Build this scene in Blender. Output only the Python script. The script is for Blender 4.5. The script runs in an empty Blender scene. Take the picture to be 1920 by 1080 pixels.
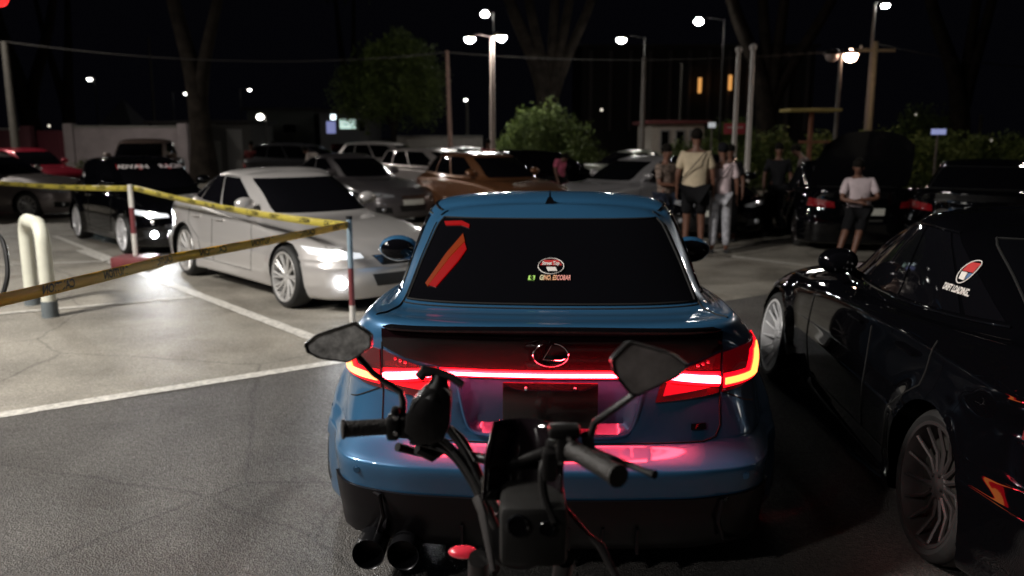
import bpy, bmesh, math, random
import numpy as np
from mathutils import Vector, Matrix
from mathutils.bvhtree import BVHTree
R = math.radians
C = bpy.context.scene.collection
rnd = random.Random(7)

# ------------------------------------------------------------------ camera, world, exposure
FPX, HOR, CAMH = 1550.0, 255.0, 1.85
PITCH = math.atan((540-HOR)/FPX)
cam = bpy.data.cameras.new('camera'); co = bpy.data.objects.new('camera', cam); C.objects.link(co)
co.location = (0, 0, CAMH); co.rotation_euler = (math.pi/2-PITCH, 0, 0)
cam.sensor_width = 36; cam.lens = FPX/1920*36; cam.clip_start = .05; cam.clip_end = 900
cam.dof.use_dof = True; cam.dof.focus_distance = 2.9; cam.dof.aperture_fstop = 2.3
S = bpy.context.scene; S.camera = co
w = bpy.data.worlds.new('World'); S.world = w; w.use_nodes = True
wn = w.node_tree; bg = wn.nodes['Background']
sky = wn.nodes.new('ShaderNodeTexSky'); sky.sky_type = 'NISHITA'; sky.sun_disc = False
sky.sun_elevation = R(-4); sky.sun_rotation = R(200)
mx = wn.nodes.new('ShaderNodeMixRGB'); mx.blend_type = 'MIX'; mx.inputs[0].default_value = .9
wn.links.new(sky.outputs[0], mx.inputs[1]); mx.inputs[2].default_value = (.020, .020, .032, 1)
wn.links.new(mx.outputs[0], bg.inputs[0]); bg.inputs[1].default_value = .06
S.view_settings.view_transform = 'Standard'; S.view_settings.look = 'None'
S.view_settings.exposure = 0; S.view_settings.gamma = 1; S.view_settings.use_curve_mapping = False
S.cycles.use_denoising = True; S.cycles.sample_clamp_indirect = 6; S.cycles.max_bounces = 6
S.cycles.caustics_reflective = False; S.cycles.caustics_refractive = False

def at(px, py, Y):
    """pixel of the 1920x1080 photograph at world distance Y -> point"""
    c, s = math.cos(PITCH), math.sin(PITCH)
    a = (540-py)/FPX; b = (px-960)/FPX
    q = Y*(s-a*c)/(c+a*s); d = Y*c+q*s
    return Vector((b*d, Y, CAMH-q))
def gr(px, py, z=0.):
    """pixel -> point on the ground"""
    c, s = math.cos(PITCH), math.sin(PITCH)
    a = (540-py)/FPX; q = CAMH-z
    Y = q*(c+a*s)/(s-a*c)
    return Vector(((px-960)/FPX*(Y*c+q*s), Y, z))

# ------------------------------------------------------------------ materials
MC = {}
def mat(name, col, rough=.5, metal=0, coat=0, emit=None, es=0, noise=0, nscale=8, bump=0, bscale=60, spec=.5, flake=0):
    if name in MC: return MC[name]
    m = bpy.data.materials.new(name); m.use_nodes = True; MC[name] = m
    nt = m.node_tree; b = nt.nodes['Principled BSDF']
    b.inputs['Base Color'].default_value = (*col, 1); b.inputs['Roughness'].default_value = rough
    b.inputs['Metallic'].default_value = metal; b.inputs['Coat Weight'].default_value = coat
    b.inputs['Coat Roughness'].default_value = .03; b.inputs['Specular IOR Level'].default_value = spec
    if emit: b.inputs['Emission Color'].default_value = (*emit, 1); b.inputs['Emission Strength'].default_value = es
    tc = nt.nodes.new('ShaderNodeTexCoord')
    if noise:
        n = nt.nodes.new('ShaderNodeTexNoise'); n.inputs['Scale'].default_value = nscale; n.inputs['Detail'].default_value = 6
        n.inputs['Roughness'].default_value = .65
        nt.links.new(tc.outputs['Object'], n.inputs['Vector'])
        r = nt.nodes.new('ShaderNodeValToRGB')
        r.color_ramp.elements[0].position = .3; r.color_ramp.elements[1].position = .7
        r.color_ramp.elements[0].color = (*[max(0, c*(1-noise)) for c in col], 1)
        r.color_ramp.elements[1].color = (*[min(1, c*(1+noise)) for c in col], 1)
        nt.links.new(n.outputs['Fac'], r.inputs[0]); nt.links.new(r.outputs[0], b.inputs['Base Color'])
        rr = nt.nodes.new('ShaderNodeMapRange'); rr.inputs['To Min'].default_value = max(.02, rough*.8); rr.inputs['To Max'].default_value = min(1, rough*1.2+.02)
        nt.links.new(n.outputs['Fac'], rr.inputs[0]); nt.links.new(rr.outputs[0], b.inputs['Roughness'])
    if bump:
        n2 = nt.nodes.new('ShaderNodeTexNoise'); n2.inputs['Scale'].default_value = bscale; n2.inputs['Detail'].default_value = 4
        nt.links.new(tc.outputs['Object'], n2.inputs['Vector'])
        bp = nt.nodes.new('ShaderNodeBump'); bp.inputs['Strength'].default_value = bump; bp.inputs['Distance'].default_value = .01
        nt.links.new(n2.outputs['Fac'], bp.inputs['Height']); nt.links.new(bp.outputs[0], b.inputs['Normal'])
    return m
def paint(name, col, metal=.35, rough=.32):
    if name in MC: return MC[name]
    m = mat(name, col, rough, metal, 1.0)
    nt = m.node_tree; b = nt.nodes['Principled BSDF']
    tc = nt.nodes.new('ShaderNodeTexCoord'); n = nt.nodes.new('ShaderNodeTexNoise'); n.inputs['Scale'].default_value = 2.3; n.inputs['Detail'].default_value = 5
    nt.links.new(tc.outputs['Object'], n.inputs['Vector'])
    mr = nt.nodes.new('ShaderNodeMapRange'); mr.inputs[3].default_value = .01; mr.inputs[4].default_value = .10
    nt.links.new(n.outputs['Fac'], mr.inputs[0]); nt.links.new(mr.outputs[0], b.inputs['Coat Roughness'])
    return m
BLACKGLASS = mat('tinted_glass', (.003, .003, .004), .03, 0, 0, spec=.35)
RUBBER = mat('rubber', (.010, .010, .010), .65, noise=.3, nscale=20, bump=.15, bscale=120)
BLACKPL = mat('black_plastic', (.012, .012, .013), .38, bump=.05, bscale=300)
GLOSSBLK = mat('gloss_black', (.004, .004, .005), .3, 0, 1.0, spec=0)
CHROME = mat('chrome', (.75, .75, .77), .08, 1)
SILVERW = mat('silver_alloy', (.62, .61, .6), .42, .6)
DARKW = mat('dark_alloy', (.09, .08, .08), .35, .7)
WHITEW = mat('white_alloy', (.7, .7, .72), .3, .3)
DISC = mat('brake_disc', (.035, .033, .03), .5, .5)
SEAM = mat('panel_gap', (.002, .002, .002), .9)
PLATE = mat('number_plate', (.55, .55, .5), .4)
SKIN = mat('skin_brown', (.12, .052, .032), .55, noise=.15, nscale=14)
HAIR = mat('hair_black', (.006, .005, .004), .85, bump=.5, bscale=180, spec=.1)

# ------------------------------------------------------------------ object helpers
def link(name, me, m=None, parent=None):
    o = bpy.data.objects.new(name, me); C.objects.link(o)
    if m is not None and me is not None:
        for x in (m if isinstance(m, (list, tuple)) else [m]): me.materials.append(x)
    if parent is not None: o.parent = parent
    return o
def tag(o, label, cat, group=None, kind=None):
    if label: o['label'] = label
    if cat: o['category'] = cat
    if group: o['group'] = group
    if kind: o['kind'] = kind
    return o
def empty(name, loc, rz=0, label=None, cat=None, group=None):
    o = bpy.data.objects.new(name, None); C.objects.link(o); o.location = loc; o.rotation_euler = (0, 0, rz)
    o.empty_display_size = .1
    return tag(o, label, cat, group)
def struct(o): o['kind'] = 'structure'; return o
def stuff(o): o['kind'] = 'stuff'; return o
def mesh(name, v, f, smooth=False):
    me = bpy.data.meshes.new(name); me.from_pydata([tuple(map(float, p)) for p in v], [], [tuple(map(int, q)) for q in f]); me.update()
    if smooth: me.polygons.foreach_set('use_smooth', [True]*len(me.polygons))
    return me
class MB:
    def __init__(s): s.v = []; s.f = []
    def add(s, v, f):
        n = len(s.v); s.v += [tuple(p) for p in v]; s.f += [tuple(i+n for i in q) for q in f]; return s
    def box(s, x0, x1, y0, y1, z0, z1, b=0):
        if b <= 0:
            v = [(x, y, z) for z in (z0, z1) for y in (y0, y1) for x in (x0, x1)]
            return s.add(v, [(0, 2, 3, 1), (4, 5, 7, 6), (0, 1, 5, 4), (2, 6, 7, 3), (0, 4, 6, 2), (1, 3, 7, 5)])
        v = []; b = min(b, (x1-x0)*.45, (y1-y0)*.45, (z1-z0)*.45)
        bm = bmesh.new(); bmesh.ops.create_cube(bm, size=1)
        for q in bm.verts: q.co = Vector(((x0+x1)/2+q.co.x*(x1-x0), (y0+y1)/2+q.co.y*(y1-y0), (z0+z1)/2+q.co.z*(z1-z0)))
        bmesh.ops.bevel(bm, geom=bm.edges[:], offset=b, segments=2, affect='EDGES', profile=.5)
        bm.verts.ensure_lookup_table()
        s.add([q.co[:] for q in bm.verts], [[q.index for q in f.verts] for f in bm.faces]); bm.free(); return s
    def tube(s, pts, r, n=10, cap=True, flat=1.):
        pts = [Vector(p) for p in pts]; k = len(pts)
        rs = r if isinstance(r, (list, tuple)) else [r]*k
        base = len(s.v); up = None; vs = []
        for i, p in enumerate(pts):
            t = (pts[min(i+1, k-1)]-pts[max(i-1, 0)])
            if t.length < 1e-9: t = Vector((0, 0, 1))
            t.normalize()
            if up is None:
                up = Vector((0, 0, 1)) if abs(t.z) < .9 else Vector((1, 0, 0))
            a = t.cross(up)
            if a.length < 1e-6: a = t.orthogonal()
            a.normalize(); bb = a.cross(t).normalized(); up = bb
            for j in range(n):
                an = 2*math.pi*j/n
                vs.append(p+a*math.cos(an)*rs[i]+bb*math.sin(an)*rs[i]*flat)
        fs = [(i*n+j, i*n+(j+1) % n, (i+1)*n+(j+1) % n, (i+1)*n+j) for i in range(k-1) for j in range(n)]
        if cap: fs += [tuple(reversed(range(n))), tuple((k-1)*n+j for j in range(n))]
        return s.add([tuple(q) for q in vs], fs)
    def lathe(s, prof, n=24, axis='z', c=(0, 0, 0)):
        """prof: list (r, h)"""
        v = []
        for r, h in prof:
            for j in range(n):
                a = 2*math.pi*j/n; x, y = r*math.cos(a), r*math.sin(a)
                p = {'z': (x, y, h), 'x': (h, x, y), 'y': (x, h, y)}[axis]
                v.append((p[0]+c[0], p[1]+c[1], p[2]+c[2]))
        k = len(prof)
        return s.add(v, [(i*n+j, i*n+(j+1) % n, (i+1)*n+(j+1) % n, (i+1)*n+j) for i in range(k-1) for j in range(n)])
    def sphere(s, c, r, n=12, m=8, sc=(1, 1, 1)):
        v = []; f = []
        for i in range(m+1):
            th = math.pi*i/m
            for j in range(n):
                a = 2*math.pi*j/n
                v.append((c[0]+r*sc[0]*math.sin(th)*math.cos(a), c[1]+r*sc[1]*math.sin(th)*math.sin(a), c[2]+r*sc[2]*math.cos(th)))
        for i in range(m):
            for j in range(n): f.append((i*n+j, (i+1)*n+j, (i+1)*n+(j+1) % n, i*n+(j+1) % n))
        return s.add(v, f)
    def xf(s, M):
        s.v = [tuple(M @ Vector(p)) for p in s.v]; return s
    def prism(s, pts, z0, z1):
        n = len(pts)
        v = [(x, y, z0) for x, y in pts]+[(x, y, z1) for x, y in pts]
        return s.add(v, [tuple(reversed(range(n))), tuple(range(n, 2*n))]+[(i, (i+1) % n, n+(i+1) % n, n+i) for i in range(n)])
    def build(s, name, m, parent=None, smooth=True):
        me = mesh(name, s.v, s.f)
        bm = bmesh.new(); bm.from_mesh(me); bmesh.ops.remove_doubles(bm, verts=bm.verts, dist=1e-5)
        bmesh.ops.recalc_face_normals(bm, faces=bm.faces); bm.to_mesh(me); bm.free()
        if smooth:
            me.polygons.foreach_set('use_smooth', [True]*len(me.polygons))
            try: me.set_sharp_from_angle(angle=R(38))
            except Exception: pass
        return link(name, me, m, parent)
def text_geo(s, size=1., shear=0., bold=0.):
    cu = bpy.data.curves.new('t', 'FONT'); cu.body = s; cu.size = size; cu.align_x = 'CENTER'; cu.align_y = 'CENTER'; cu.shear = shear
    cu.offset = bold; cu.resolution_u = 3
    o = bpy.data.objects.new('t', cu); C.objects.link(o)
    dg = bpy.context.evaluated_depsgraph_get(); me = bpy.data.meshes.new_from_object(o.evaluated_get(dg))
    v = [p.co[:2] for p in me.vertices]; f = [tuple(p.vertices) for p in me.polygons]
    bpy.data.objects.remove(o); bpy.data.curves.remove(cu); bpy.data.meshes.remove(me)
    return v, f

# ------------------------------------------------------------------ car body from a control net
NS = 10
def hermite(P, n=NS, wgt=None):
    k = P.shape[0]
    d = np.sqrt(((P[1:]-P[:-1])**2).sum(-1)).reshape(k-1, -1).mean(1)+1e-4
    d = np.sqrt(d)
    T = np.zeros_like(P); s = (P[1:]-P[:-1])/d.reshape(-1, *([1]*(P.ndim-1)))
    for i in range(1, k-1): T[i] = (s[i-1]*d[i]+s[i]*d[i-1])/(d[i-1]+d[i])
    T[0] = s[0]; T[-1] = s[-1]
    out = []
    for i in range(k-1):
        for a in range(n):
            t = a/n; h = d[i]
            out.append((2*t**3-3*t*t+1)*P[i]+(t**3-2*t*t+t)*h*T[i]+(-2*t**3+3*t*t)*P[i+1]+(t**3-t*t)*h*T[i+1])
    out.append(P[-1]); return np.array(out)
SIDE = 7
def creased(rows):
    out = []
    for k, r in enumerate(rows):
        out.append(list(r))
        if k == 4: q = list(r); q[0] += .014; q[6] -= .012; q[7] += .014; q[8] += .014; q[9] += .014; q[2] -= .006; q[3] -= .003; out.append(q)
        if k == 5: q = list(r); q[0] += .006; q[6] -= .005; q[7] += .016; q[8] += .016; q[9] += .016; out.append(q)
    return out
def make_net(rows):
    rows = creased(rows)
    net = []
    for (yr, cr, wr, wm, wf, cf, yf, zr, zm, zf) in rows:
        pts = []; bx = zr < .62
        for a, b in zip((0, .36, .68, .9, 1.), (0, .03, .12, .36, 1.) if bx else (0, .045, .19, .5, 1.)): pts.append((wr*a, yr+cr*b, zr))
        y1, y2 = yr+cr, yf-cf
        for k in range(1, SIDE+1):
            t = k/(SIDE+1); q = 4*t*(1-t)
            q2 = 1-(abs(2*t-1))**3
            x = (wr*(1-t)+wf*t)+(wm-(wr+wf)/2)*q2
            z = (zr*(1-t)+zf*t)+(zm-(zr+zf)/2)*q
            pts.append((x, y1+(y2-y1)*t, z))
        for a, b in zip((1., .9, .68, .36, 0), (1., .5, .19, .045, 0)): pts.append((wf*a, yf-cf*b, zf))
        net.append(pts)
    return np.array(net, float)
SEDAN = [
 (-1.90, .30, .55, .70, .55, .30, 2.00, .20, .19, .20),
 (-2.225, .38, .915, .885, .80, .45, 2.22, .15, .17, .15),
 (-2.285, .40, .935, .905, .86, .50, 2.28, .27, .27, .27),
 (-2.315, .40, .94, .92, .88, .50, 2.30, .42, .42, .42),
 (-2.325, .40, .945, .925, .88, .52, 2.30, .520, .56, .52),
 (-2.205, .40, .93, .915, .87, .52, 2.27, .598, .66, .58),
 (-2.212, .42, .905, .905, .86, .55, 2.22, .78, .80, .66),
 (-2.205, .36, .895, .895, .84, .60, 2.12, .93, .91, .755),
 (-2.21, .30, .80, .87, .78, .60, 2.00, 1.07, .955, .82),
 (-1.98, .18, .74, .82, .66, .50, 1.50, 1.08, .985, .93),
 (-1.76, .22, .715, .785, .66, .45, .95, 1.085, 1.01, .99),
 (-1.38, .22, .665, .73, .62, .40, .50, 1.28, 1.25, 1.24),
 (-1.06, .20, .61, .665, .58, .28, .08, 1.42, 1.44, 1.41),
 (-.98, .18, .55, .61, .54, .25, 0., 1.448, 1.485, 1.445),
 (-.90, .10, .30, .33, .30, .10, -.1, 1.475, 1.520, 1.475),
 (-.88, .10, .0, .0, .0, .10, -.12, 1.48, 1.527, 1.48)]
def variant(kind, L=4.6, W=1.82, H=1.45):
    r = [list(x) for x in SEDAN]
    if kind in ('hatch', 'suv', 'wagon'):
        # cabin runs to the tail, upright rear glass
        base = {'hatch': -2.02, 'suv': -2.06, 'wagon': -2.08}[kind]; top = {'hatch': -1.62, 'suv': -1.74, 'wagon': -1.80}[kind]
        r[7][7] = .93; r[8][0] = -2.15; r[8][7] = 1.0; r[9][0] = -2.10; r[9][7] = 1.03; r[10][0] = base; r[10][7] = 1.06
        r[11][0] = (base+top)/2; r[12][0] = top; r[13][0] = top+.05; r[14][0] = top+.15; r[15][0] = top+.2
        for k, z in ((11, 1.26), (12, 1.40), (13, 1.43), (14, 1.45), (15, 1.455)): r[k][7] = z
        if kind != 'hatch':
            for k in range(10, 16): r[k][6] += .12
            for k in range(12, 16): r[k][7] += .03
    sy = L/4.61; sx = W/1.82; zt = H/1.50
    for x in r:
        for k in (0, 1, 5, 6): x[k] *= sy
        for k in (2, 3, 4): x[k] *= sx
        for k in (7, 8, 9):
            z = x[k]
            if kind == 'suv': z = z*zt + .10*(1-z/1.5)
            else: z = z*zt if z > .3 else z
            x[k] = z
    return r
class Body:
    def __init__(s, rows, disp=None):
        T = hermite(make_net(rows)); T = hermite(np.swapaxes(T, 0, 1)); T = np.swapaxes(T, 0, 1)  # [v, u, 3]
        T[:, 0, 0] = 0; T[:, -1, 0] = 0
        if disp is not None: T = disp(T)
        s.T = T; s.vm = (list(range(16)), [0, 1, 2, 3, 4, 6, 8, 9, 10, 11, 12, 13, 14, 15, 16, 17]); s.nv, s.nu = T.shape[:2]
        dv = np.gradient(T, axis=0); du = np.gradient(T, axis=1)
        n = np.cross(du, dv); l = np.linalg.norm(n, axis=-1, keepdims=True); n = n/np.maximum(l, 1e-9)
        # orient outward
        c = np.array([0, 0, .7]); flip = ((T-c)*n).sum(-1, keepdims=True) < 0
        s.N = np.where(flip, -n, n)
    def ev(s, u, v, off=0.):
        sg = -1 if u < 0 else 1; u = abs(u); M = (s.nu-1)/NS
        if u > M: u = 2*M-u; sg = -sg
        v = float(np.interp(v, s.vm[0], s.vm[1])); a = min(max(u*NS, 0), s.nu-1.001); b = min(max(v*NS, 0), s.nv-1.001)
        i, j = int(b), int(a); fb, fa = b-i, a-j
        def bl(A): return (A[i, j]*(1-fa)+A[i, j+1]*fa)*(1-fb)+(A[i+1, j]*(1-fa)+A[i+1, j+1]*fa)*fb
        p = bl(s.T)+bl(s.N)*off
        return Vector((sg*p[0], p[1], p[2]))
    def patch(s, bl, br, tl, tr, off=.004, nu=14, nv=7, rc=.12):
        """pane between uv corners, with rounded corners and an edge turned back to the body"""
        g = []
        for i in range(nv+1):
            t = i/nv
            ins = rc*(1-math.sqrt(max(0, 1-(1-min(1, min(t, 1-t)/.16))**2))) * .5
            row = []
            for k in range(nu+1):
                q = k/nu; q = ins*.15+(1-ins*.3)*q if rc else q
                b_ = (bl[0]*(1-q)+br[0]*q, bl[1]*(1-q)+br[1]*q); t_ = (tl[0]*(1-q)+tr[0]*q, tl[1]*(1-q)+tr[1]*q)
                row.append((b_[0]*(1-t)+t_[0]*t, b_[1]*(1-t)+t_[1]*t))
            g.append(row)
        m = MB(); v = [s.ev(*p, off) for row in g for p in row]; W = nu+1
        f = [(i*W+k, i*W+k+1, (i+1)*W+k+1, (i+1)*W+k) for i in range(nv) for k in range(nu)]
        ring = [(0, k) for k in range(W)]+[(i, nu) for i in range(1, nv+1)]+[(nv, k) for k in range(nu-1, -1, -1)]+[(i, 0) for i in range(nv-1, 0, -1)]
        n0 = len(v); v += [s.ev(*g[i][k], -.012) for i, k in ring]; n = len(ring)
        f += [(ring[a][0]*W+ring[a][1], n0+a, n0+(a+1) % n, ring[(a+1) % n][0]*W+ring[(a+1) % n][1]) for a in range(n)]
        m.add(v, f); m.ring = [s.ev(*g[i][k], off+.001) for i, k in ring]; return m
def body_mesh(B, wheels, Ra, step=2, flare=0.03, mirror=True, name='body', wz=.33):
    T = B.T.copy()
    vi = sorted(set(list(range(0, B.nv, step))+[B.nv-1])); ui = sorted(set(list(range(0, 4*NS, step))+list(range(4*NS, (5+SIDE)*NS, max(1, step//2)))+list(range((5+SIDE)*NS, B.nu, step))+[B.nu-1]))
    zc = [k for k in range(B.nv) if k < 9*NS]
    vi = sorted(set(list(range(0, 10*NS, max(1, step//2)))+list(range(10*NS, B.nv, step))+[B.nv-1]))
    G = T[np.ix_(vi, ui)]
    nv, nu = G.shape[:2]
    P = G.reshape(-1, 3).copy()
    dead = np.zeros(len(P), bool)
    for wy in wheels:
        r = np.hypot(P[:, 1]-wy, P[:, 2]-wz); side = P[:, 0] > .45
        e = side & (P[:, 2] < .95)
        P[e, 0] += flare*np.exp(-(np.maximum(r[e]-Ra, 0)/.11)**2)*np.clip((P[e, 0]-.55)/.25, 0, 1)
    F = []
    for i in range(nv-1):
        for j in range(nu-1):
            q = (i*nu+j, i*nu+j+1, (i+1)*nu+j+1, (i+1)*nu+j)
            c = P[list(q)].mean(0); ok = True
            for wy in wheels:
                if c[0] > .45 and math.hypot(c[1]-wy, c[2]-wz) < Ra: ok = False
                if c[0] > .45 and abs(c[1]-wy) < Ra*.97 and c[2] < wz-.02: ok = False
            if ok: F.append(q)
    # snap the rim of each opening to the circle
    cnt = {}
    for q in F:
        for a in range(4):
            e = tuple(sorted((q[a], q[(a+1) % 4]))); cnt[e] = cnt.get(e, 0)+1
    bnd = {x for e, n in cnt.items() if n == 1 for x in e}
    for k in bnd:
        for wy in wheels:
            if P[k, 0] > .45:
                r = math.hypot(P[k, 1]-wy, P[k, 2]-wz)
                if abs(r-Ra) < .07 and P[k, 2] > wz-.08:
                    P[k, 1] = wy+(P[k, 1]-wy)*Ra/r; P[k, 2] = wz+(P[k, 2]-wz)*Ra/r
                elif abs(abs(P[k, 1]-wy)-Ra) < .07 and P[k, 2] <= wz-.08: P[k, 1] = wy+math.copysign(Ra, P[k, 1]-wy)
    v = [tuple(p) for p in P]; f = list(F)
    if mirror:
        n = len(v); v += [(-p[0], p[1], p[2]) for p in P]; f += [tuple(reversed([a+n for a in q])) for q in F]
    me = mesh(name, v, f)
    bm = bmesh.new(); bm.from_mesh(me); bmesh.ops.remove_doubles(bm, verts=bm.verts, dist=.0008)
    loose = [x for x in bm.verts if not x.link_faces]
    bmesh.ops.delete(bm, geom=loose, context='VERTS')
    bmesh.ops.recalc_face_normals(bm, faces=bm.faces); bm.to_mesh(me); bm.free()
    me.polygons.foreach_set('use_smooth', [True]*len(me.polygons))
    try: me.set_sharp_from_angle(angle=R(48))
    except Exception: pass
    return me
def bvh_of(me): return BVHTree.FromPolygons([v.co[:] for v in me.vertices], [tuple(p.vertices) for p in me.polygons])
def caster(bvh, d):
    """drape (a, b) 2D coordinates on the body; d: 'rear','front','left','right','top'"""
    def f(a, b, off=.004):
        o, dr = {'rear': ((a, -5, b), (0, 1, 0)), 'front': ((a, 5, b), (0, -1, 0)), 'right': ((5, a, b), (-1, 0, 0)), 'left': ((-5, a, b), (1, 0, 0)), 'top': ((a, b, 5), (0, 0, -1))}[d]
        h = bvh.ray_cast(Vector(o), Vector(dr))
        if h[0] is None: return None
        n = h[1] if h[1].dot(Vector(dr)) < 0 else -h[1]
        return h[0]+n*off
    return f
def drape(cf, lo, hi, nx=16, ny=3, off=.006, back=.01):
    """solid plate between curves lo(t), hi(t) -> (a, b)"""
    def cur(c, t):
        if callable(c): return c(t)
        k = (len(c)-1)*t; i = min(int(k), len(c)-2); q = k-i
        return (c[i][0]*(1-q)+c[i+1][0]*q, c[i][1]*(1-q)+c[i+1][1]*q)
    v = []; last = None; vb = []
    for j in range(ny+1):
        for i in range(nx+1):
            t = i/nx; A = cur(lo, t); B_ = cur(hi, t); s = j/ny
            a, b = A[0]*(1-s)+B_[0]*s, A[1]*(1-s)+B_[1]*s
            p = cf(a, b, off) or last or Vector((0, 0, .5)); last = p; v.append(p)
            q = cf(a, b, -back) or p; vb.append(q)
    W = nx+1; f = [(j*W+i, j*W+i+1, (j+1)*W+i+1, (j+1)*W+i) for j in range(ny) for i in range(nx)]
    ring = [(0, i) for i in range(W)]+[(j, nx) for j in range(1, ny+1)]+[(ny, i) for i in range(nx-1, -1, -1)]+[(j, 0) for j in range(ny-1, 0, -1)]
    ids = [j*W+i for j, i in ring]; n0 = len(v); n = len(ids); v = v+[vb[k] for k in ids]
    f += [(ids[a], n0+a, n0+(a+1) % n, ids[(a+1) % n]) for a in range(n)]
    m = MB(); m.add(v, f); return m
def path3(cf, pts, off=.002, sub=6):
    out = []
    for (a, b), (c, d) in zip(pts[:-1], pts[1:]):
        for k in range(sub):
            t = k/sub; p = cf(a*(1-t)+c*t, b*(1-t)+d*t, off)
            if p is not None: out.append(p)
    p = cf(*pts[-1], off)
    if p is not None: out.append(p)
    return out
def tdrape(cf, s, size, ca, cb, off=.008, shear=0, bold=0, flip=1, rot=0, xs=1.):
    v, f = text_geo(s, size, shear, bold); out = []
    cs, sn = math.cos(rot), math.sin(rot)
    for x, y in v:
        x *= xs; X, Y = x*cs-y*sn, x*sn+y*cs
        out.append(cf(ca+flip*X, cb+Y, off) or Vector((0, 0, 0)))
    m = MB(); m.add(out, f); return m

WHC = {}
def wheel_parts(style, r=.33, wd=.235, rimr=.245, hi=True):
    key = (style, r, wd, rimr, hi)
    if key in WHC: return WHC[key]
    n = 48 if hi else 24; h = wd/2
    t = MB(); t.lathe([(rimr, -h*.86), (rimr+.012, -h*.96), (rimr+(r-rimr)*.5, -h*1.02), (r-.018, -h*.92), (r-.004, -h*.78), (r, -h*.4), (r, h*.4), (r-.004, h*.78), (r-.018, h*.92), (rimr+(r-rimr)*.5, h*1.02), (rimr+.012, h*.96), (rimr, h*.86)], n, 'x')
    if hi:
        for gq in (-.5, -.17, .17, .5): t.lathe([(r+.001, h*gq-.004), (r+.004, h*gq-.02), (r+.004, h*gq+.02), (r+.001, h*gq+.004)], n, 'x')
    tyre = t.build('tyre', RUBBER); bpy.data.objects.remove(tyre); tyre = t_me = bpy.data.meshes[-1] if False else None
    # meshes only
    def me_of(mb, nm, mt):
        o = mb.build(nm, mt); me = o.data; bpy.data.objects.remove(o); return me
    tyre = me_of(t, 'tyre', RUBBER)
    rm = {'silver': SILVERW, 'dark': DARKW, 'white': WHITEW, 'chrome': CHROME}[style.split('_')[0]]
    k = int(style.split('_')[1]); deep = .035 if len(style.split('_')) > 2 else .012
    m = MB()
    m.lathe([(rimr+.014, h*.94), (rimr+.010, h*.99), (rimr-.004, h*.97), (rimr-.012, h*.80), (rimr-.022, h*.35), (rimr-.022, -h*.86), (rimr+.012, -h*.9)], n, 'x')
    for j in range(k):
        a0 = 2*math.pi*j/k
        for da in ((-.09, .09) if k <= 10 else (0,)):
            a = a0+da*1.2; a2 = a0+da*.5+.12
            p0 = (h*.62-deep*.3, math.cos(a2)*.045, math.sin(a2)*.045); p1 = (h*.78-deep, math.cos((a+a2)/2)*rimr*.55, math.sin((a+a2)/2)*rimr*.55); p2 = (h*.84, math.cos(a)*(rimr-.012), math.sin(a)*(rimr-.012))
            m.tube([p0, p1, p2], [.013, .0095, .0085] if k > 10 else [.016, .012, .012], 6)
    m.lathe([(0, h*.72), (.026, h*.72), (.034, h*.68), (.06, h*.62), (.07, h*.5), (.07, h*.2)], 20, 'x')
    for j in range(5):
        a = 2*math.pi*j/5; m.lathe([(0, h*.74), (.008, h*.74), (.008, h*.5)], 6, 'x', (0, math.cos(a)*.05, math.sin(a)*.05))
    rim = me_of(m, 'rim', rm)
    d = MB(); d.lathe([(0, h*.42), (.155, h*.42), (.155, h*.30), (0, h*.30)], n, 'x'); d.lathe([(0, h*.22), (rimr-.023, h*.22), (rimr-.023, h*.1)], n, 'x')
    disc = me_of(d, 'wheel', DISC)
    WHC[key] = (tyre, rim, disc); return WHC[key]
def add_wheel(car, x, y, side, style, r=.33, wd=.235, rimr=.245, hi=True, camber=0, toe=0):
    ty, ri, di = wheel_parts(style, r, wd, rimr, hi)
    o = bpy.data.objects.new('wheel', di); C.objects.link(o); o.parent = car; o.location = (x*side, y, r-.002)
    o.rotation_euler = (0, camber*side, (0 if side > 0 else math.pi)+toe)
    if side < 0: o.rotation_euler = (0, camber, math.pi+toe)
    for nm, me in (('tyre', ty), ('rim', ri)):
        c = bpy.data.objects.new(nm, me); C.objects.link(c); c.parent = o
    return o
def liner(car, wheels, Ra, xo, wz=.33):
    m = MB()
    for wy in wheels:
        for sg in (1, -1):
            v = []; n = 20
            for k in range(n+1):
                a = math.pi*(k/n)*1.1-.05*math.pi
                for x in (.50, xo): v.append((sg*x, wy+math.cos(a)*(Ra+.004), wz+math.sin(a)*(Ra+.004)))
            f = [(2*k, 2*k+2, 2*k+3, 2*k+1) for k in range(n)]
            v.append((sg*.5, wy, wz)); f += [(2*k, 2*k+2, len(v)-1) for k in range(n)]
            m.add(v, f)
    return m.build('wheel_arch', SEAM, car)

HEAD_EM = mat('headlight_lit', (.9, .9, 1), .2, emit=(1, .97, .93), es=60)
FOG_EM = mat('fog_light_lit', (.9, .9, 1), .2, emit=(.95, .97, 1), es=45)
LENS = mat('lamp_lens', (.35, .36, .38), .05, .3, 1)
LENSLIT = mat('lamp_lens_lit', (.6, .6, .62), .1, .1, 1, emit=(.9, .95, 1), es=.8)
REDLENS = mat('red_lamp_lens', (.16, .005, .008), .12, 0, 1)
REDDIM = mat('red_lamp_dim', (.3, .01, .012), .2, 0, 1, emit=(1, .02, .03), es=.25)
REDLIT = mat('red_lamp_lit', (.25, .01, .01), .2, 0, 1, emit=(1, .004, .02), es=.75)
CORE = mat('red_led_core', (1, .5, .4), .3, emit=(1, .036, .055), es=100)
CORE2 = mat('amber_led_core', (1, .6, .4), .3, emit=(1, .24, .045), es=4.2)
HALO = mat('red_led_glow', (.4, .01, .01), .3, 0, .5, emit=(1, .0015, .010), es=2.6)

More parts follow.
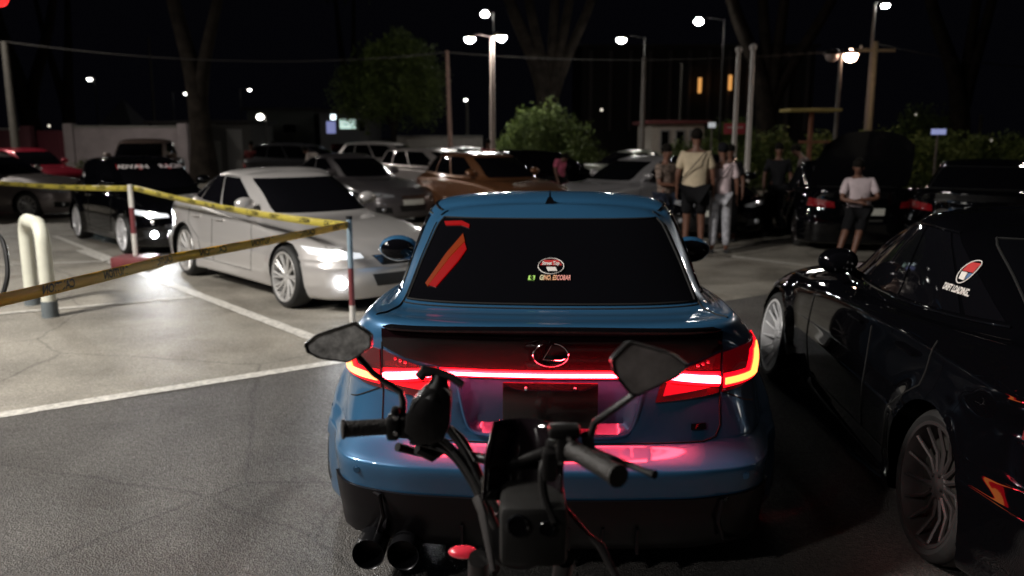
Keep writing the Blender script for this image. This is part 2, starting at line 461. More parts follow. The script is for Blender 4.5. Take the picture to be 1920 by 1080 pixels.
def car(name, label, kind, loc, rz, col, paintm=None, wheel='silver_10', L=4.6, W=1.82, H=1.45, r=.32, rimr=.225, hi=False,
        lights=0, tails=0, group=None, cat='car', step=2, plate=True, trim=CHROME, glass=BLACKGLASS, camber=0, disp=None, flare=.03, detail=True, spoiler=False, wx=None, rows=None, pw=.235, mirrors=True, fascia=True, wheel2=None):
    root = empty(name, loc, rz, label, cat, group)
    if col != (0, 0, 0) and max(col) < .02 and not paintm: paintm = mat('black_paint', (.002, .002, .0025), .35, 0, 1, spec=0)
    pm = paintm or paint('paint_'+'_'.join('%03d' % int(c*999) for c in col), col)
    rw = rows or variant(kind, L, W, H); B = Body(rw, disp); sy = L/4.61; sx = W/1.82; sz = H/1.5
    wy = (-1.36*sy, 1.42*sy); Ra = r+.045
    me = body_mesh(B, wy, Ra, step, flare, wz=r); body = link('body', me, pm, root); bv = bvh_of(me)
    cr, cf, cl, cri = caster(bv, 'rear'), caster(bv, 'front'), caster(bv, 'left'), caster(bv, 'right')
    liner(root, wy, Ra, .84*sx, r)
    MB().box(-.72*sx, .72*sx, -2.0*sy, 2.0*sy, .16, .34).build('underbody', SEAM, root, False)
    # panes
    UM = 4+SIDE+1; UF = UM+4
    g = B.patch((-3.25, 10.03), (3.25, 10.03), (-3.1, 11.92), (3.1, 11.92), nu=26, nv=8); rg = g.build('rear_window', glass, root)
    MB().tube(g.ring+g.ring[:1], .006, 5).build('seal', SEAM, rg)
    g = B.patch((UM+.75, 10.12), (2*UF-UM-.75, 10.12), (UM+.8, 11.92), (2*UF-UM-.8, 11.92), nu=26, nv=8); g.build('windscreen', glass, root)
    if kind == 'sedan':
        pans = [((8.25, 11.5), (8.15, 11.35)), ((5.35, 8.0), (5.35, 7.95)), ((4.15, 5.22), (4.75, 5.22))]
    else:
        pans = [((8.45, 11.5), (8.35, 11.35)), ((6.0, 8.2), (6.0, 8.15)), ((4.2, 5.85), (4.3, 5.85))]
    trims = MB(); rings = []
    for sg in (1, -1):
        for (b0, b1), (t0, t1) in pans:
            m = B.patch((sg*b0, 10.22), (sg*b1, 10.22), (sg*t0, 11.85), (sg*t1, 11.85), nu=12, nv=6); m.build('side_window', glass, root)
        if hi or detail:
            pts = [B.ev(sg*(pans[-1][0][0]-.05+k*(11.6-pans[-1][0][0]+.05)/24), 10.14, .004) for k in range(25)]
            MB().tube(pts, .006, 5).build('window_trim', trim, root)
            pts = [B.ev(sg*(pans[-1][1][0]-.05+k*(11.4-pans[-1][1][0]+.05)/24), 11.93, .004) for k in range(25)]
            MB().tube(pts, .005, 5).build('window_trim', trim, root)
    # gaps
    if detail:
        m = MB()
        for c, sg in ((cl, -1), (cri, 1)):
            zb = rw[10][8]-.03
            y1 = B.ev(8.1, 10).y
            yf_ = B.ev(11.75, 10).y+.12; yr_ = B.ev(5.25, 10).y
            for pts in ([(y1, zb), (y1+.0, .30)], [(yf_, zb-.06), (yf_+.06, .6), (yf_-.02, .30)], [(yr_, zb), (yr_+.02, .75), (wy[0]+Ra+.1, .55), (wy[0]+Ra+.16, .30)], [(yf_-.02, .30), (wy[0]+Ra+.16, .30)]):
                pp = path3(c, pts, .0015)
                if len(pp) > 2: MB().tube(pp, .0035, 4).build('door_gap', SEAM, root)
        for q_ in (-1, 1):
            pp = path3(caster(bv, 'top'), [(q_*.80*sx, .95*sy), (q_*.70*sx, 1.95*sy)], .0015)
            if len(pp) > 2: MB().tube(pp, .0035, 4).build('bonnet_gap', SEAM, root)
        for c, sg in ((cl, -1), (cri, 1)):
            for y0 in (B.ev(8.1, 10).y+.12, B.ev(5.35, 10).y+.12):
                p = c(y0, rw[10][8]-.13, .018); q = c(y0+.2, rw[10][8]-.13, .018)
                if p and q: MB().tube([p-Vector((sg*.02, 0, 0)), p, q, q-Vector((sg*.02, 0, 0))], .011, 6).build('door_handle', pm, root)
    if mirrors:
        for sg in (1, -1):
            b = B.ev(11.55*sg, 10.1, .0); m = MB()
            m.sphere((b.x+sg*.15, b.y-.02, b.z+.10), 1, 14, 8, (.125, .085, .082)); m.tube([b, (b.x+sg*.06, b.y, b.z+.04), (b.x+sg*.12, b.y, b.z+.07)], [.03, .025, .02], 6)
            mr = m.build('door_mirror', pm, root)
            MB().sphere((b.x+sg*.15, b.y-.082, b.z+.10), 1, 12, 6, (.10, .022, .062)).build('mirror_glass', BLACKGLASS, mr)
    Z = lambda z: z*sz; X = lambda x: x*sx
    if fascia:
        # front
        for sg in (1, -1):
            hl = drape(cf, [(X(sg*.42), Z(.62)), (X(sg*.62), Z(.61)), (X(sg*.84), Z(.66))], [(X(sg*.44), Z(.665)), (X(sg*.66), Z(.705)), (X(sg*.85), Z(.735))], 14, 4, .006)
            h = hl.build('headlight', LENSLIT if lights > 50 else LENS, root)
            p = cf(X(sg*.66), Z(.65), .012)
            if p:
                MB().sphere(p, .055 if lights > 50 else .03, 12, 8, (1.5, .45, .85)).build('bulb', HEAD_EM if lights else CHROME, h)
                if lights:
                    ld = bpy.data.lights.new('headlight_beam', 'SPOT'); ld.energy = lights; ld.spot_size = R(75); ld.spot_blend = 1; ld.shadow_soft_size = .04; ld.color = (.93, .96, 1)
                    lo = bpy.data.objects.new('headlight_beam', ld); C.objects.link(lo); lo.parent = root; lo.location = p+Vector((0, .06, 0)); lo.rotation_euler = (R(80), 0, 0)
            p = cf(X(sg*.66), Z(.36), .022)
            if p:
                fg = MB().sphere(p, .055 if lights else .045, 12, 8, (1.1, .4, 1.)).build('fog_light', FOG_EM if lights else LENS, root)
            m = drape(cf, [(X(sg*.48), Z(.27)), (X(sg*.78), Z(.29))], [(X(sg*.52), Z(.40)), (X(sg*.80), Z(.42))], 8, 3, .002); m.build('bumper_intake', pm if name == 'silver_saloon_car' else SEAM, root)
        m = drape(cf, [(X(-.30), Z(.30)), (X(.30), Z(.30))], [(X(-.36), Z(.44)), (X(.36), Z(.44))], 12, 3, .003); m.build('lower_grille', BLACKPL, root)
        m = drape(cf, [(X(-.24), Z(.53)), (X(.24), Z(.53))], [(X(-.33), Z(.64)), (X(.33), Z(.64))], 12, 3, .004); gg = m.build('grille', BLACKPL, root)
        b = MB()
        for z in (.55, .575, .60, .625): b.tube(path3(cf, [(X(-.25-(z-.53)*.6), Z(z)), (X(.25+(z-.53)*.6), Z(z))], .008, 10), .005, 5)
        b.build('grille_bar', CHROME, gg)
        if plate: drape(cf, [(-.26, Z(.44)), (.26, Z(.44))], [(-.26, Z(.44)+.11), (.26, Z(.44)+.11)], 4, 2, .012).build('number_plate', PLATE, root)
        # rear
        for sg in (1, -1):
            tl = drape(cr, [(X(sg*.50), Z(.76)), (X(sg*.87), Z(.78))], [(X(sg*.52), Z(.86)), (X(sg*.86), Z(.92))], 12, 4, .006)
            tl.build('tail_light', [REDLENS, REDLIT][1 if tails else 0], root)
        drape(cr, [(-.26, Z(.64)), (.26, Z(.64))], [(-.26, Z(.64)+.11), (.26, Z(.64)+.11)], 4, 2, .012).build('number_plate', PLATE, root)
    x = wx or .79*sx
    for y in wy:
        for sg in (1, -1): add_wheel(root, x, y, sg, (wheel2 if wheel2 and y < 0 else wheel), r, pw, rimr, hi, camber)
    return root, B, bv, pm

# ------------------------------------------------------------------ ground
def sheet(name, pts, z, m, parent=None):
    me = mesh(name, [(x, y, z) for x, y in pts], [tuple(range(len(pts)))]); return link(name, me, m, parent)
def ground_mat(name, c1, c2, stone, sc, bump, rough=.75, warm=None):
    m = mat(name, c1, rough); nt = m.node_tree; b = nt.nodes['Principled BSDF']; L_ = nt.links
    tc = nt.nodes.new('ShaderNodeTexCoord')
    n = nt.nodes.new('ShaderNodeTexNoise'); n.inputs['Scale'].default_value = .9; n.inputs['Detail'].default_value = 8; n.inputs['Roughness'].default_value = .62
    v = nt.nodes.new('ShaderNodeTexVoronoi'); v.inputs['Scale'].default_value = sc
    n3 = nt.nodes.new('ShaderNodeTexNoise'); n3.inputs['Scale'].default_value = sc*.6; n3.inputs['Detail'].default_value = 3
    for q in (n, v, n3): L_.new(tc.outputs['Object'], q.inputs['Vector'])
    r = nt.nodes.new('ShaderNodeValToRGB'); r.color_ramp.elements[0].position = .32; r.color_ramp.elements[1].position = .68
    r.color_ramp.elements[0].color = (*c1, 1); r.color_ramp.elements[1].color = (*c2, 1); L_.new(n.outputs['Fac'], r.inputs[0])
    r2 = nt.nodes.new('ShaderNodeValToRGB'); r2.color_ramp.elements[0].position = .30; r2.color_ramp.elements[1].position = .72
    r2.color_ramp.elements[0].color = (1-stone, 1-stone, 1-stone, 1); r2.color_ramp.elements[1].color = (1+stone, 1+stone, 1+stone, 1)
    sep = nt.nodes.new('ShaderNodeSeparateColor'); L_.new(v.outputs['Color'], sep.inputs[0])
    L_.new(sep.outputs[0], r2.inputs[0])
    mm = nt.nodes.new('ShaderNodeMixRGB'); mm.blend_type = 'MULTIPLY'; mm.inputs[0].default_value = 1
    L_.new(r.outputs[0], mm.inputs[1]); L_.new(r2.outputs[0], mm.inputs[2])
    n4 = nt.nodes.new('ShaderNodeTexNoise'); n4.inputs['Scale'].default_value = .55; n4.inputs['Detail'].default_value = 3; n4.inputs['Distortion'].default_value = 1.2; L_.new(tc.outputs['Object'], n4.inputs['Vector'])
    r4 = nt.nodes.new('ShaderNodeValToRGB'); r4.color_ramp.elements[0].position = .34; r4.color_ramp.elements[0].color = (.62, .60, .58, 1); r4.color_ramp.elements[1].position = .47; r4.color_ramp.elements[1].color = (1, 1, 1, 1); L_.new(n4.outputs['Fac'], r4.inputs[0])
    v5 = nt.nodes.new('ShaderNodeTexVoronoi'); v5.feature = 'DISTANCE_TO_EDGE'; v5.inputs['Scale'].default_value = .42; n5 = nt.nodes.new('ShaderNodeTexNoise'); n5.inputs['Scale'].default_value = 3; n5.inputs['Detail'].default_value = 5
    L_.new(tc.outputs['Object'], n5.inputs['Vector']); m5 = nt.nodes.new('ShaderNodeMixRGB'); m5.inputs[0].default_value = .12; L_.new(tc.outputs['Object'], m5.inputs[1]); L_.new(n5.outputs['Color'], m5.inputs[2]); L_.new(m5.outputs[0], v5.inputs['Vector'])
    r5 = nt.nodes.new('ShaderNodeValToRGB'); r5.color_ramp.elements[0].position = .0; r5.color_ramp.elements[0].color = (.55, .55, .55, 1); r5.color_ramp.elements[1].position = .006; r5.color_ramp.elements[1].color = (1, 1, 1, 1); L_.new(v5.outputs['Distance'], r5.inputs[0])
    m6 = nt.nodes.new('ShaderNodeMixRGB'); m6.blend_type = 'MULTIPLY'; m6.inputs[0].default_value = 1; L_.new(mm.outputs[0], m6.inputs[1]); L_.new(r4.outputs[0], m6.inputs[2])
    m7 = nt.nodes.new('ShaderNodeMixRGB'); m7.blend_type = 'MULTIPLY'; m7.inputs[0].default_value = 1; L_.new(m6.outputs[0], m7.inputs[1]); L_.new(r5.outputs[0], m7.inputs[2])
    L_.new(m7.outputs[0], b.inputs['Base Color'])
    ad = nt.nodes.new('ShaderNodeMath'); ad.operation = 'ADD'; L_.new(v.outputs['Distance'], ad.inputs[0]); L_.new(n3.outputs['Fac'], ad.inputs[1])
    bp = nt.nodes.new('ShaderNodeBump'); bp.inputs['Strength'].default_value = bump; bp.inputs['Distance'].default_value = .006; L_.new(ad.outputs[0], bp.inputs['Height']); L_.new(bp.outputs[0], b.inputs['Normal'])
    mr = nt.nodes.new('ShaderNodeMapRange'); mr.inputs[3].default_value = rough-.22; mr.inputs[4].default_value = rough+.15; L_.new(sep.outputs[1], mr.inputs[0]); L_.new(mr.outputs[0], b.inputs['Roughness'])
    return m
ASPH = ground_mat('asphalt', (.058, .054, .051), (.108, .101, .094), .30, 110, .9, .62)
CONC = ground_mat('pale_paving', (.17, .158, .135), (.33, .305, .262), .16, 90, .45, .62)
EARTH = ground_mat('earth', (.05, .042, .03), (.09, .075, .05), .2, 30, .5, .9)
WLINE = mat('road_paint', (.54, .52, .48), .6, noise=.45, nscale=22, bump=.3, bscale=120)
struct(sheet('ground', [(-400, -200), (400, -200), (400, 600), (-400, 600)], -.006, EARTH))
struct(sheet('parking_lot', [(-60, -30), (60, -30), (60, 46), (-60, 46)], 0, CONC))
A0, A1 = gr(0, 780), gr(600, 685); da = (A1-A0).normalized()
pa = A0-da*40; pb = A0+da*9.5
struct(sheet('asphalt_road', [(pa.x, pa.y), (pb.x, pb.y), (6, 11.4), (40, 11.4), (40, -25), (-45, -25)], .004, ASPH))
def line(p, q, wd, z=.008, m=WLINE):
    p, q = Vector(p), Vector(q); d = (q-p); d.z = 0; L_ = d.length; d.normalize(); n = Vector((-d.y, d.x, 0))*wd/2
    v = []; k = max(2, int(L_/.12)); rr = random.Random(int(p.x*100)+7)
    for i in range(k+1):
        c = p+d*L_*i/k; j1, j2 = rr.uniform(.9, 1.06), rr.uniform(.9, 1.06)
        v += [(c.x+n.x*j1, c.y+n.y*j1, z), (c.x-n.x*j2, c.y-n.y*j2, z)]
    me = mesh('painted_line', v, [(2*i, 2*i+1, 2*i+3, 2*i+2) for i in range(k)]); return struct(link('painted_line', me, m))
line(A0-da*6, A0+da*6.5, .13)
B0, B1 = gr(270, 515), gr(600, 640); db = (B1-B0).normalized()
line(B0-db*3.2, B1+db*.7, .14)
line(gr(-60, 594), gr(362, 558), .09)
line(gr(-60, 500), gr(240, 489), .09)
line(gr(-60, 447), gr(150, 441), .09)
line(gr(100, 442), gr(215, 488), .10)
line(gr(1330, 481), gr(1530, 447), .55, m=CONC)
line(gr(1335, 472), gr(1560, 437), .10)
line(gr(1345, 478), gr(1520, 500), .09)

# ------------------------------------------------------------------ lamps
def lens_mat(name, es, c=(1, .97, .9)): return mat(name, (1, 1, 1), .4, emit=c, es=es)
L_HI = lens_mat('lamp_glow_bright', 300); L_MD = lens_mat('lamp_glow_medium', 100); L_LO = lens_mat('lamp_glow_far', 12); L_WARM = lens_mat('lamp_glow_warm', 60, (1, .72, .5))
DPOLE = mat('dark_pole', (.03, .03, .03), .6, noise=.2, nscale=4)
POLE = mat('galvanised_pole', (.17, .155, .145), .6, .1, noise=.2, nscale=4)
CONCP = mat('concrete_pole', (.07, .064, .055), .8, noise=.25, nscale=5)
def lamp_post(px, y_lamp, d, label, dx=0., r=.13, m=L_MD, pole=POLE, pr=.06, heads=None, group='street lamps around the car park', base=None, arm_up=.1):
    """heads: list of (px, py); the pole stands dx metres from the first one"""
    heads = heads or [(px, y_lamp)]
    pts = [at(a, b, d) for a, b in heads]
    bx = pts[0].x+dx; root = empty('street_lamp', (bx, d, 0), 0, label, 'street lamp', group)
    top = min(p.z for p in pts)+arm_up
    MB().tube([(0, 0, 0), (0, 0, top*.5), (0, 0, top)], [pr*1.3, pr*1.1, pr*.8], 10).build('pole', pole, root)
    for p in pts:
        q = (p.x-bx, 0, p.z)
        MB().tube([(0, 0, top-.05), (q[0]*.6, 0, q[2]+.16), (q[0], 0, q[2]+.12)], .025, 6).build('arm', pole, root)
        h = MB().lathe([(0, .16), (.08, .15), (r*1.15, .05), (r*1.2, .02)], 14, 'z', q).build('lamp_head', BLACKPL, root)
        MB().sphere((q[0], 0, q[2]), r, 14, 10, (1, 1, .8)).build('lens', m, h)
    return root
lamp_post(920, 70, 30, 'tall central lamp post with a pair of bright lamps above the blue car', dx=.78, r=.17, m=L_HI, pr=.09, heads=[(881, 73), (940, 70)], pole=mat('pink_grey_pole', (.5, .40, .36), .55, noise=.15))
lamp_post(909, 26, 44, 'bright lamp high behind the twin-headed central lamp post', dx=.45, r=.2, pole=DPOLE, pr=.045)
lamp_post(1165, 74, 36, 'single bright lamp right of the central post, high above the silver saloon', dx=1.0, r=.19, pr=.045, pole=DPOLE)
lamp_post(1310, 40, 40, 'bright lamp high above the people standing on the right', dx=1.2, r=.2, pole=DPOLE, pr=.045)
lamp_post(168, 148, 52, 'small distant lamp on the far left above the pale boundary wall', dx=.3, r=.15, m=L_LO, pole=DPOLE, pr=.045)
lamp_post(349, 175, 55, 'distant lamp beside the big forked tree trunk on the left', dx=-.9, r=.15, m=L_LO, pole=DPOLE, pr=.045)
lamp_post(468, 168, 60, 'small distant lamp right of the big forked tree trunk', dx=-.7, r=.13, m=L_LO, pole=DPOLE, pr=.045)
lamp_post(874, 187, 48, 'slim low lamp post left of the central lamp post', dx=.05, r=.11, m=L_LO, pr=.09, pole=CONCP)
lamp_post(488, 219, 46, 'bright lamp under the eaves of the far left building', dx=.3, r=.2, m=lens_mat('lamp_far2', 15), pr=.05)
lamp_post(1660, 10, 30, 'lamp at the top of the tall utility pole on the right', dx=-.36, r=.13, m=L_MD, pr=.05)

# key light: a tall lamp post standing to the left of the photographer, out of the frame
def flood(loc, label, energy, col, size, aim, soft):
    root = empty('street_lamp', (loc[0], loc[1], 0), 0, label, 'street lamp', 'street lamps around the car park')
    MB().tube([(0, 0, 0), (0, 0, loc[2])], [.1, .07], 10).build('pole', POLE, root)
    MB().box(-.25, .25, -.15, .15, loc[2]+.02, loc[2]+.12, .02).build('lamp_head', BLACKPL, root)
    l = bpy.data.lights.new('street_lamp_light', 'SPOT'); l.energy = energy; l.color = col; l.spot_size = size; l.spot_blend = .8; l.shadow_soft_size = soft
    o = bpy.data.objects.new('street_lamp_light', l); C.objects.link(o); o.parent = root; o.location = (0, 0, loc[2]-.25)
    d = Vector(aim)-Vector((loc[0], loc[1], loc[2])); o.rotation_euler = d.to_track_quat('-Z', 'Y').to_euler()
    return root
flood((-8.5, 2.8, 8.0), 'tall lamp post at the left edge of the car park lighting the blue car', 7600, (1, .95, .88), R(122), (-4.6, 5.2, 0), .95)
flood((-9.5, -4.5, 7.5), 'lamp post behind the photographer on the left', 1800, (1, .95, .90), R(62), (-3.4, 3.5, .6), .3)
flood((-19, 26, 8.5), 'added lamp post beyond the left edge, brightening the boundary wall', 3600, (1, .93, .84), R(165), (-14, 25, 0), .2)  # added lamp, out of view, to lift the left wall and back row
flood((14, 21, 8.5), 'lamp post beyond the black cars on the right', 1100, (1, .92, .82), R(150), (4, 14, 0), .3)

# ------------------------------------------------------------------ the blue saloon
def hero_disp(T):
    P = T
    x, y, z = P[..., 0], P[..., 1], P[..., 2]
    rear = y < -2.0
    hw = .375-(.88-z)*.16
    def ss(a, b, t): q = np.clip((t-a)/(b-a), 0, 1); return q*q*(3-2*q)
    mx_ = ss(0, .035, hw-np.abs(x))*ss(.635, .668, z)*(1-ss(.872, .886, z))
    P[..., 1] = y+np.where(rear, .045*mx_, 0)
    return P
BLUE = paint('blue_paint', (.030, .118, .240), .35, .34)
bc, BB, bbv, _ = car('blue_saloon_car', 'glossy blue saloon car with lit red tail light bar, nearest in the centre', 'sedan', (.245, 5.45, 0), R(-2.3), (0, 0, 0), BLUE, 'dark_15', L=4.61, W=1.86, H=1.5,
    r=.335, rimr=.25, hi=True, step=1, trim=GLOSSBLK, camber=R(-4), disp=hero_disp, flare=.085, wx=.945, fascia=False, pw=.27, group='cars parked at the night meet', mirrors=False)
rr_ = caster(bbv, 'rear')
# black upper boot panel with lip spoiler
panel_lo = [(-.70, .985), (-.60, .945), (-.45, .918), (0, .905), (.45, .918), (.60, .945), (.70, .985)]
panel_hi = [(-.705, 1.055), (-.6, 1.066), (-.45, 1.072), (0, 1.077), (.45, 1.072), (.6, 1.066), (.705, 1.055)]
bp = drape(rr_, panel_lo, panel_hi, 60, 8, .009).build('boot_panel', mat('black_boot_panel', (.008, .003, .004), .3, 0, 1, spec=0), bc)
m = MB(); pts = []
for k in range(41):
    x = -.70+1.4*k/40; p = rr_(x, 1.066-.012*(x/.7)**2, .0)
    if p: pts.append((p.x, p.y-.012-.018*(1-(x/.7)**4), 1.088-.020*(x/.7)**2))
m.tube(pts, [.004]+[.018]*(len(pts)-2)+[.004], 8, flat=.75); m.build('boot_spoiler', GLOSSBLK, bc)
# emblem
em = MB(); cz = .984
em.tube([p for p in [rr_(.070*math.cos(a), cz+.050*math.sin(a), .014) for a in np.linspace(2.05, 2*math.pi+1.35, 40)] if p], .0032, 6)
em.tube([rr_(.004, cz+.044, .014), rr_(-.030, cz-.020, .014), rr_(.040, cz-.022, .014), rr_(.058, cz-.014, .014)], .0030, 6)
em.build('emblem', CHROME, bc)
# light bar and lamps
hb = drape(rr_, [(-.455, .880), (.455, .880)], [(-.455, .912), (.455, .912)], 40, 2, .010).build('light_bar', HALO, bc)
MB().tube([tuple(p) for p in path3(rr_, [(-.45, .894), (.45, .894)], .026, 30)], .0085, 8, flat=.8).build('led_strip', CORE, hb)
DARKRED = mat('smoked_red_lens', (.05, .002, .004), .1, 0, 1, emit=(1, .0, .02), es=.045)
for sg in (-1, 1):
    X = lambda L_: [(sg*a, b) for a, b in L_]
    h1 = drape(rr_, X([(.43, .775), (.55, .782), (.70, .795)]), X([(.46, .895), (.58, .925), (.70, .968)]), 20, 6, .008).build('tail_light', DARKRED, bc)
    h2 = drape(rr_, X([(.716, .795), (.80, .803), (.906, .828)]), X([(.716, .968), (.80, .982), (.904, .985)]), 14, 8, .008).build('tail_light', DARKRED, bc)
    drape(rr_, X([(.46, .862), (.70, .824)]), X([(.47, .912), (.70, .890)]), 18, 2, .011).build('lens', HALO, h1)
    drape(rr_, X([(.475, .876), (.695, .842)]), X([(.475, .902), (.695, .871)]), 18, 2, .024).build('led_strip', CORE, h1)
    drape(rr_, X([(.46, .802), (.66, .825)]), X([(.475, .860), (.50, .850)]), 12, 2, .011).build('reflector', REDLIT, h1)
    drape(rr_, X([(.72, .815), (.904, .822)]), X([(.72, .878), (.904, .885)]), 12, 2, .011).build('lens', HALO, h2)
    drape(rr_, X([(.726, .829), (.897, .832)]), X([(.726, .858), (.897, .864)]), 12, 2, .015).build('led_strip', CORE2, h2)
    drape(rr_, X([(.825, .87), (.904, .874)]), X([(.845, .958), (.903, .978)]), 5, 6, .0112).build('lens', HALO, h2)
    drape(rr_, X([(.852, .856), (.897, .860)]), X([(.868, .948), (.895, .962)]), 4, 6, .0152).build('led_strip', CORE2, h2)
    for k in range(3):
        p = rr_(sg*(.60+.022*k), .925+.006*k, .011)
        if p: MB().sphere(p, .0065, 8, 5, (1, .4, 1)).build('led_dot', REDLIT, h1)
    # bumper sensor, vent
    p = rr_(sg*.80, .485, .002)
    if p: MB().lathe([(0, -.006), (.012, -.006), (.013, 0), (.017, 0), (.017, .01)], 14, 'y', p).build('parking_sensor', BLUE, bc)
# plate area
m = MB(); rp_ = [(-.385, .888), (-.372, .80), (-.352, .70), (-.335, .655), (-.30, .632), (0, .626), (.30, .632), (.335, .655), (.352, .70), (.372, .80), (.385, .888)]
m.tube([tuple(p) for p in hermite(np.array([tuple(q) for q in [rr_(a, b_, .002) for a, b_ in rp_] if q]), 4)], .0085, 8); m.build('recess_edge', BLUE, bc)
pl = MB().box(-.195, .195, -2.218, -2.204, .668, .862, .005).build('number_plate', mat('black_plate', (.01, .008, .008), .18, 0, .6), bc)
for sx_ in (-.10, .10): MB().lathe([(0, -2.226), (.006, -2.226), (.009, -2.220), (.009, -2.205)], 10, 'y', (sx_, 0, .838)).build('screw', CHROME, pl)
MB().tube([(-.19, -2.221, .855), (-.13, -2.221, .832), (.13, -2.221, .832), (.19, -2.221, .855)], .0025, 5).build('plate_frame', GLOSSBLK, pl)
bd = drape(rr_, [(.585, .650), (.645, .651)], [(.585, .676), (.645, .677)], 4, 2, .008).build('badge', GLOSSBLK, bc)
tdrape(rr_, 'F', .026, .604, .664, .0095, shear=.25, bold=.0008).build('badge_letter', mat('badge_red', (.4, .02, .03), .3), bd, False)
# boot and bumper gaps
m = MB()
for sg in (1, -1):
    m.tube(path3(rr_, [(sg*.708, 1.0), (sg*.708, .81), (sg*.712, .66), (sg*.69, .615), (sg*.64, .600), (0, .596)], .0015, 10), .0035, 4)
    m.tube(path3(rr_, [(sg*.715, .800), (sg*.84, .735), (sg*.88, .72)], .0015, 10), .0030, 4)
    pp = [BB.ev(sg*(3.38), 8.3+.17*k, .0015) for k in range(21)]
    m.tube([p for p in pp], .005, 4)
m.tube([BB.ev(u, 9.90, .002) for u in np.linspace(-3.4, 3.4, 30)], .004, 4)
m.build('boot_gap', SEAM, bc)
# diffuser
DIFB = mat('diffuser_black', (.006, .005, .006), .30, spec=.25)
dm = drape(rr_, [(-.885, .185), (-.6, .162), (.6, .162), (.885, .185)], [(-.925, .412), (-.6, .402), (0, .398), (.6, .402), (.925, .412)], 50, 8, .012).build('rear_diffuser', DIFB, bc)
f = MB()
for x in (-.36, -.22, -.08, .08, .22, .36):
    MB().box(x-.006, x+.006, -2.30, -2.14, .16, .27).build('diffuser_fin', DIFB, dm, False)
for sg in (-1, 1):
    v = MB(); v.add([(sg*.845, -2.13, .40), (sg*.66, -2.262, .385), (sg*.69, -2.235, .22), (sg*.865, -2.04, .25), (sg*.835, -2.10, .40), (sg*.66, -2.22, .385), (sg*.69, -2.19, .22), (sg*.855, -1.98, .25)], [(0, 1, 2, 3), (0, 4, 5, 1), (1, 5, 6, 2), (2, 6, 7, 3), (3, 7, 4, 0)])
    v.tube([(sg*.865, -2.115, .405), (sg*.70, -2.275, .390), (sg*.69, -2.275, .30), (sg*.72, -2.24, .21), (sg*.84, -2.13, .17)], .009, 6)
    v.build('side_vent', DIFB, dm)
    for k, xx in enumerate((.745, .60) if sg < 0 else ()):
        e = MB().lathe([(.050, -2.16), (.062, -2.33), (.066, -2.335), (.068, -2.325), (.060, -2.16)], 24, 'y', (sg*xx, 0, .155))
        e.lathe([(0, -2.24), (.054, -2.24)], 20, 'y', (sg*xx, 0, .155)); e.build('exhaust_tip', mat('burnt_exhaust', (.012, .012, .014), .3, .6), bc)
# mirrors, antenna
for sg in (-1, 1):
    mxx = 1.02 if sg < 0 else .945
    m = MB(); m.sphere((sg*mxx, .10, 1.10), 1, 18, 12, (.135, .075, .088)); m.tube([(sg*.80, .16, 1.00), (sg*.90, .12, 1.03), (sg*.96, .10, 1.05)], [.035, .03, .03], 8)
    dmr = m.build('door_mirror', BLUE, bc); MB().sphere((sg*mxx, .045, 1.10), 1, 16, 8, (.115, .03, .070)).build('mirror_glass', BLACKGLASS, dmr)
an = MB(); zt = 1.47
an.add([(-.035, -.86, zt-.01), (.035, -.86, zt-.01), (.03, -.66, zt), (-.03, -.66, zt), (-.012, -.84, zt+.045), (.012, -.84, zt+.045), (.006, -.69, zt+.02), (-.006, -.69, zt+.02)], [(0, 1, 5, 4), (1, 2, 6, 5), (2, 3, 7, 6), (3, 0, 4, 7), (4, 5, 6, 7)])
an.tube([(0, -.83, zt+.04), (0, -.86, zt+.085)], [.008, .003], 6); an.build('roof_antenna', GLOSSBLK, bc)
# black ditch mouldings in the roof
m = MB()
for sg in (1, -1): m.tube([BB.ev(sg*(4.1+7.6*k/24), 12.55, .001) for k in range(25)], .008, 5); m.tube([BB.ev(sg*3.45, 12.0+.6*k/6, .002) for k in range(7)], .006, 5)
m.build('roof_moulding', GLOSSBLK, bc)
# glowing strips laid on the rear glass as painted reflections, and window stickers
WS = lambda nm, mt, mb: mb.build(nm, mt, bc, False)
ORE = mat('orange_reflection_glow', (.04, .01, .002), .4, emit=(1, .09, .008), es=.17); RDE = mat('red_reflection_glow', (.04, .002, .002), .4, emit=(1, .004, .008), es=.26)
drape(rr_, [(-.585, 1.135), (-.50, 1.25), (-.435, 1.315)], [(-.600, 1.145), (-.520, 1.265), (-.450, 1.345)], 12, 1, .010).build('glass_reflection_strip', ORE, bc)
drape(rr_, [(-.545, 1.135), (-.455, 1.235), (-.420, 1.285)], [(-.580, 1.140), (-.495, 1.250), (-.435, 1.310)], 12, 1, .010).build('glass_reflection_strip', RDE, bc)
drape(rr_, [(-.555, 1.378), (-.47, 1.382), (-.425, 1.372)], [(-.565, 1.392), (-.47, 1.398), (-.425, 1.384)], 12, 1, .010).build('glass_reflection_strip', RDE, bc)
TXT = [mat('sticker_green', (.42, .75, .16), .5, emit=(.42, .75, .16), es=.12), mat('sticker_cream', (.8, .72, .45), .5), mat('sticker_orange', (.85, .45, .25), .5), mat('sticker_pink', (.85, .35, .30), .5)]
st = drape(rr_, [(-.106, 1.170), (-.075, 1.170)], [(-.102, 1.186), (-.071, 1.186)], 4, 2, .009).build('window_sticker', TXT[0], bc)
tdrape(rr_, '@', .016, -.0885, 1.178, .011, bold=.0006).build('sticker_sign', GLOSSBLK, st, False)
to = tdrape(rr_, 'GINO. ESCOBAR', .0255, .022, 1.178, .0095, shear=.3, bold=.0006, xs=.78).build('window_sticker', TXT[1:], bc, False)
for pgn in to.data.polygons: pgn.material_index = 0 if pgn.center.x < -.03 else (1 if pgn.center.x < .03 else 2)
W1 = mat('sticker_white', (.7, .66, .62), .5); RD = mat('sticker_red', (.45, .03, .03), .5)
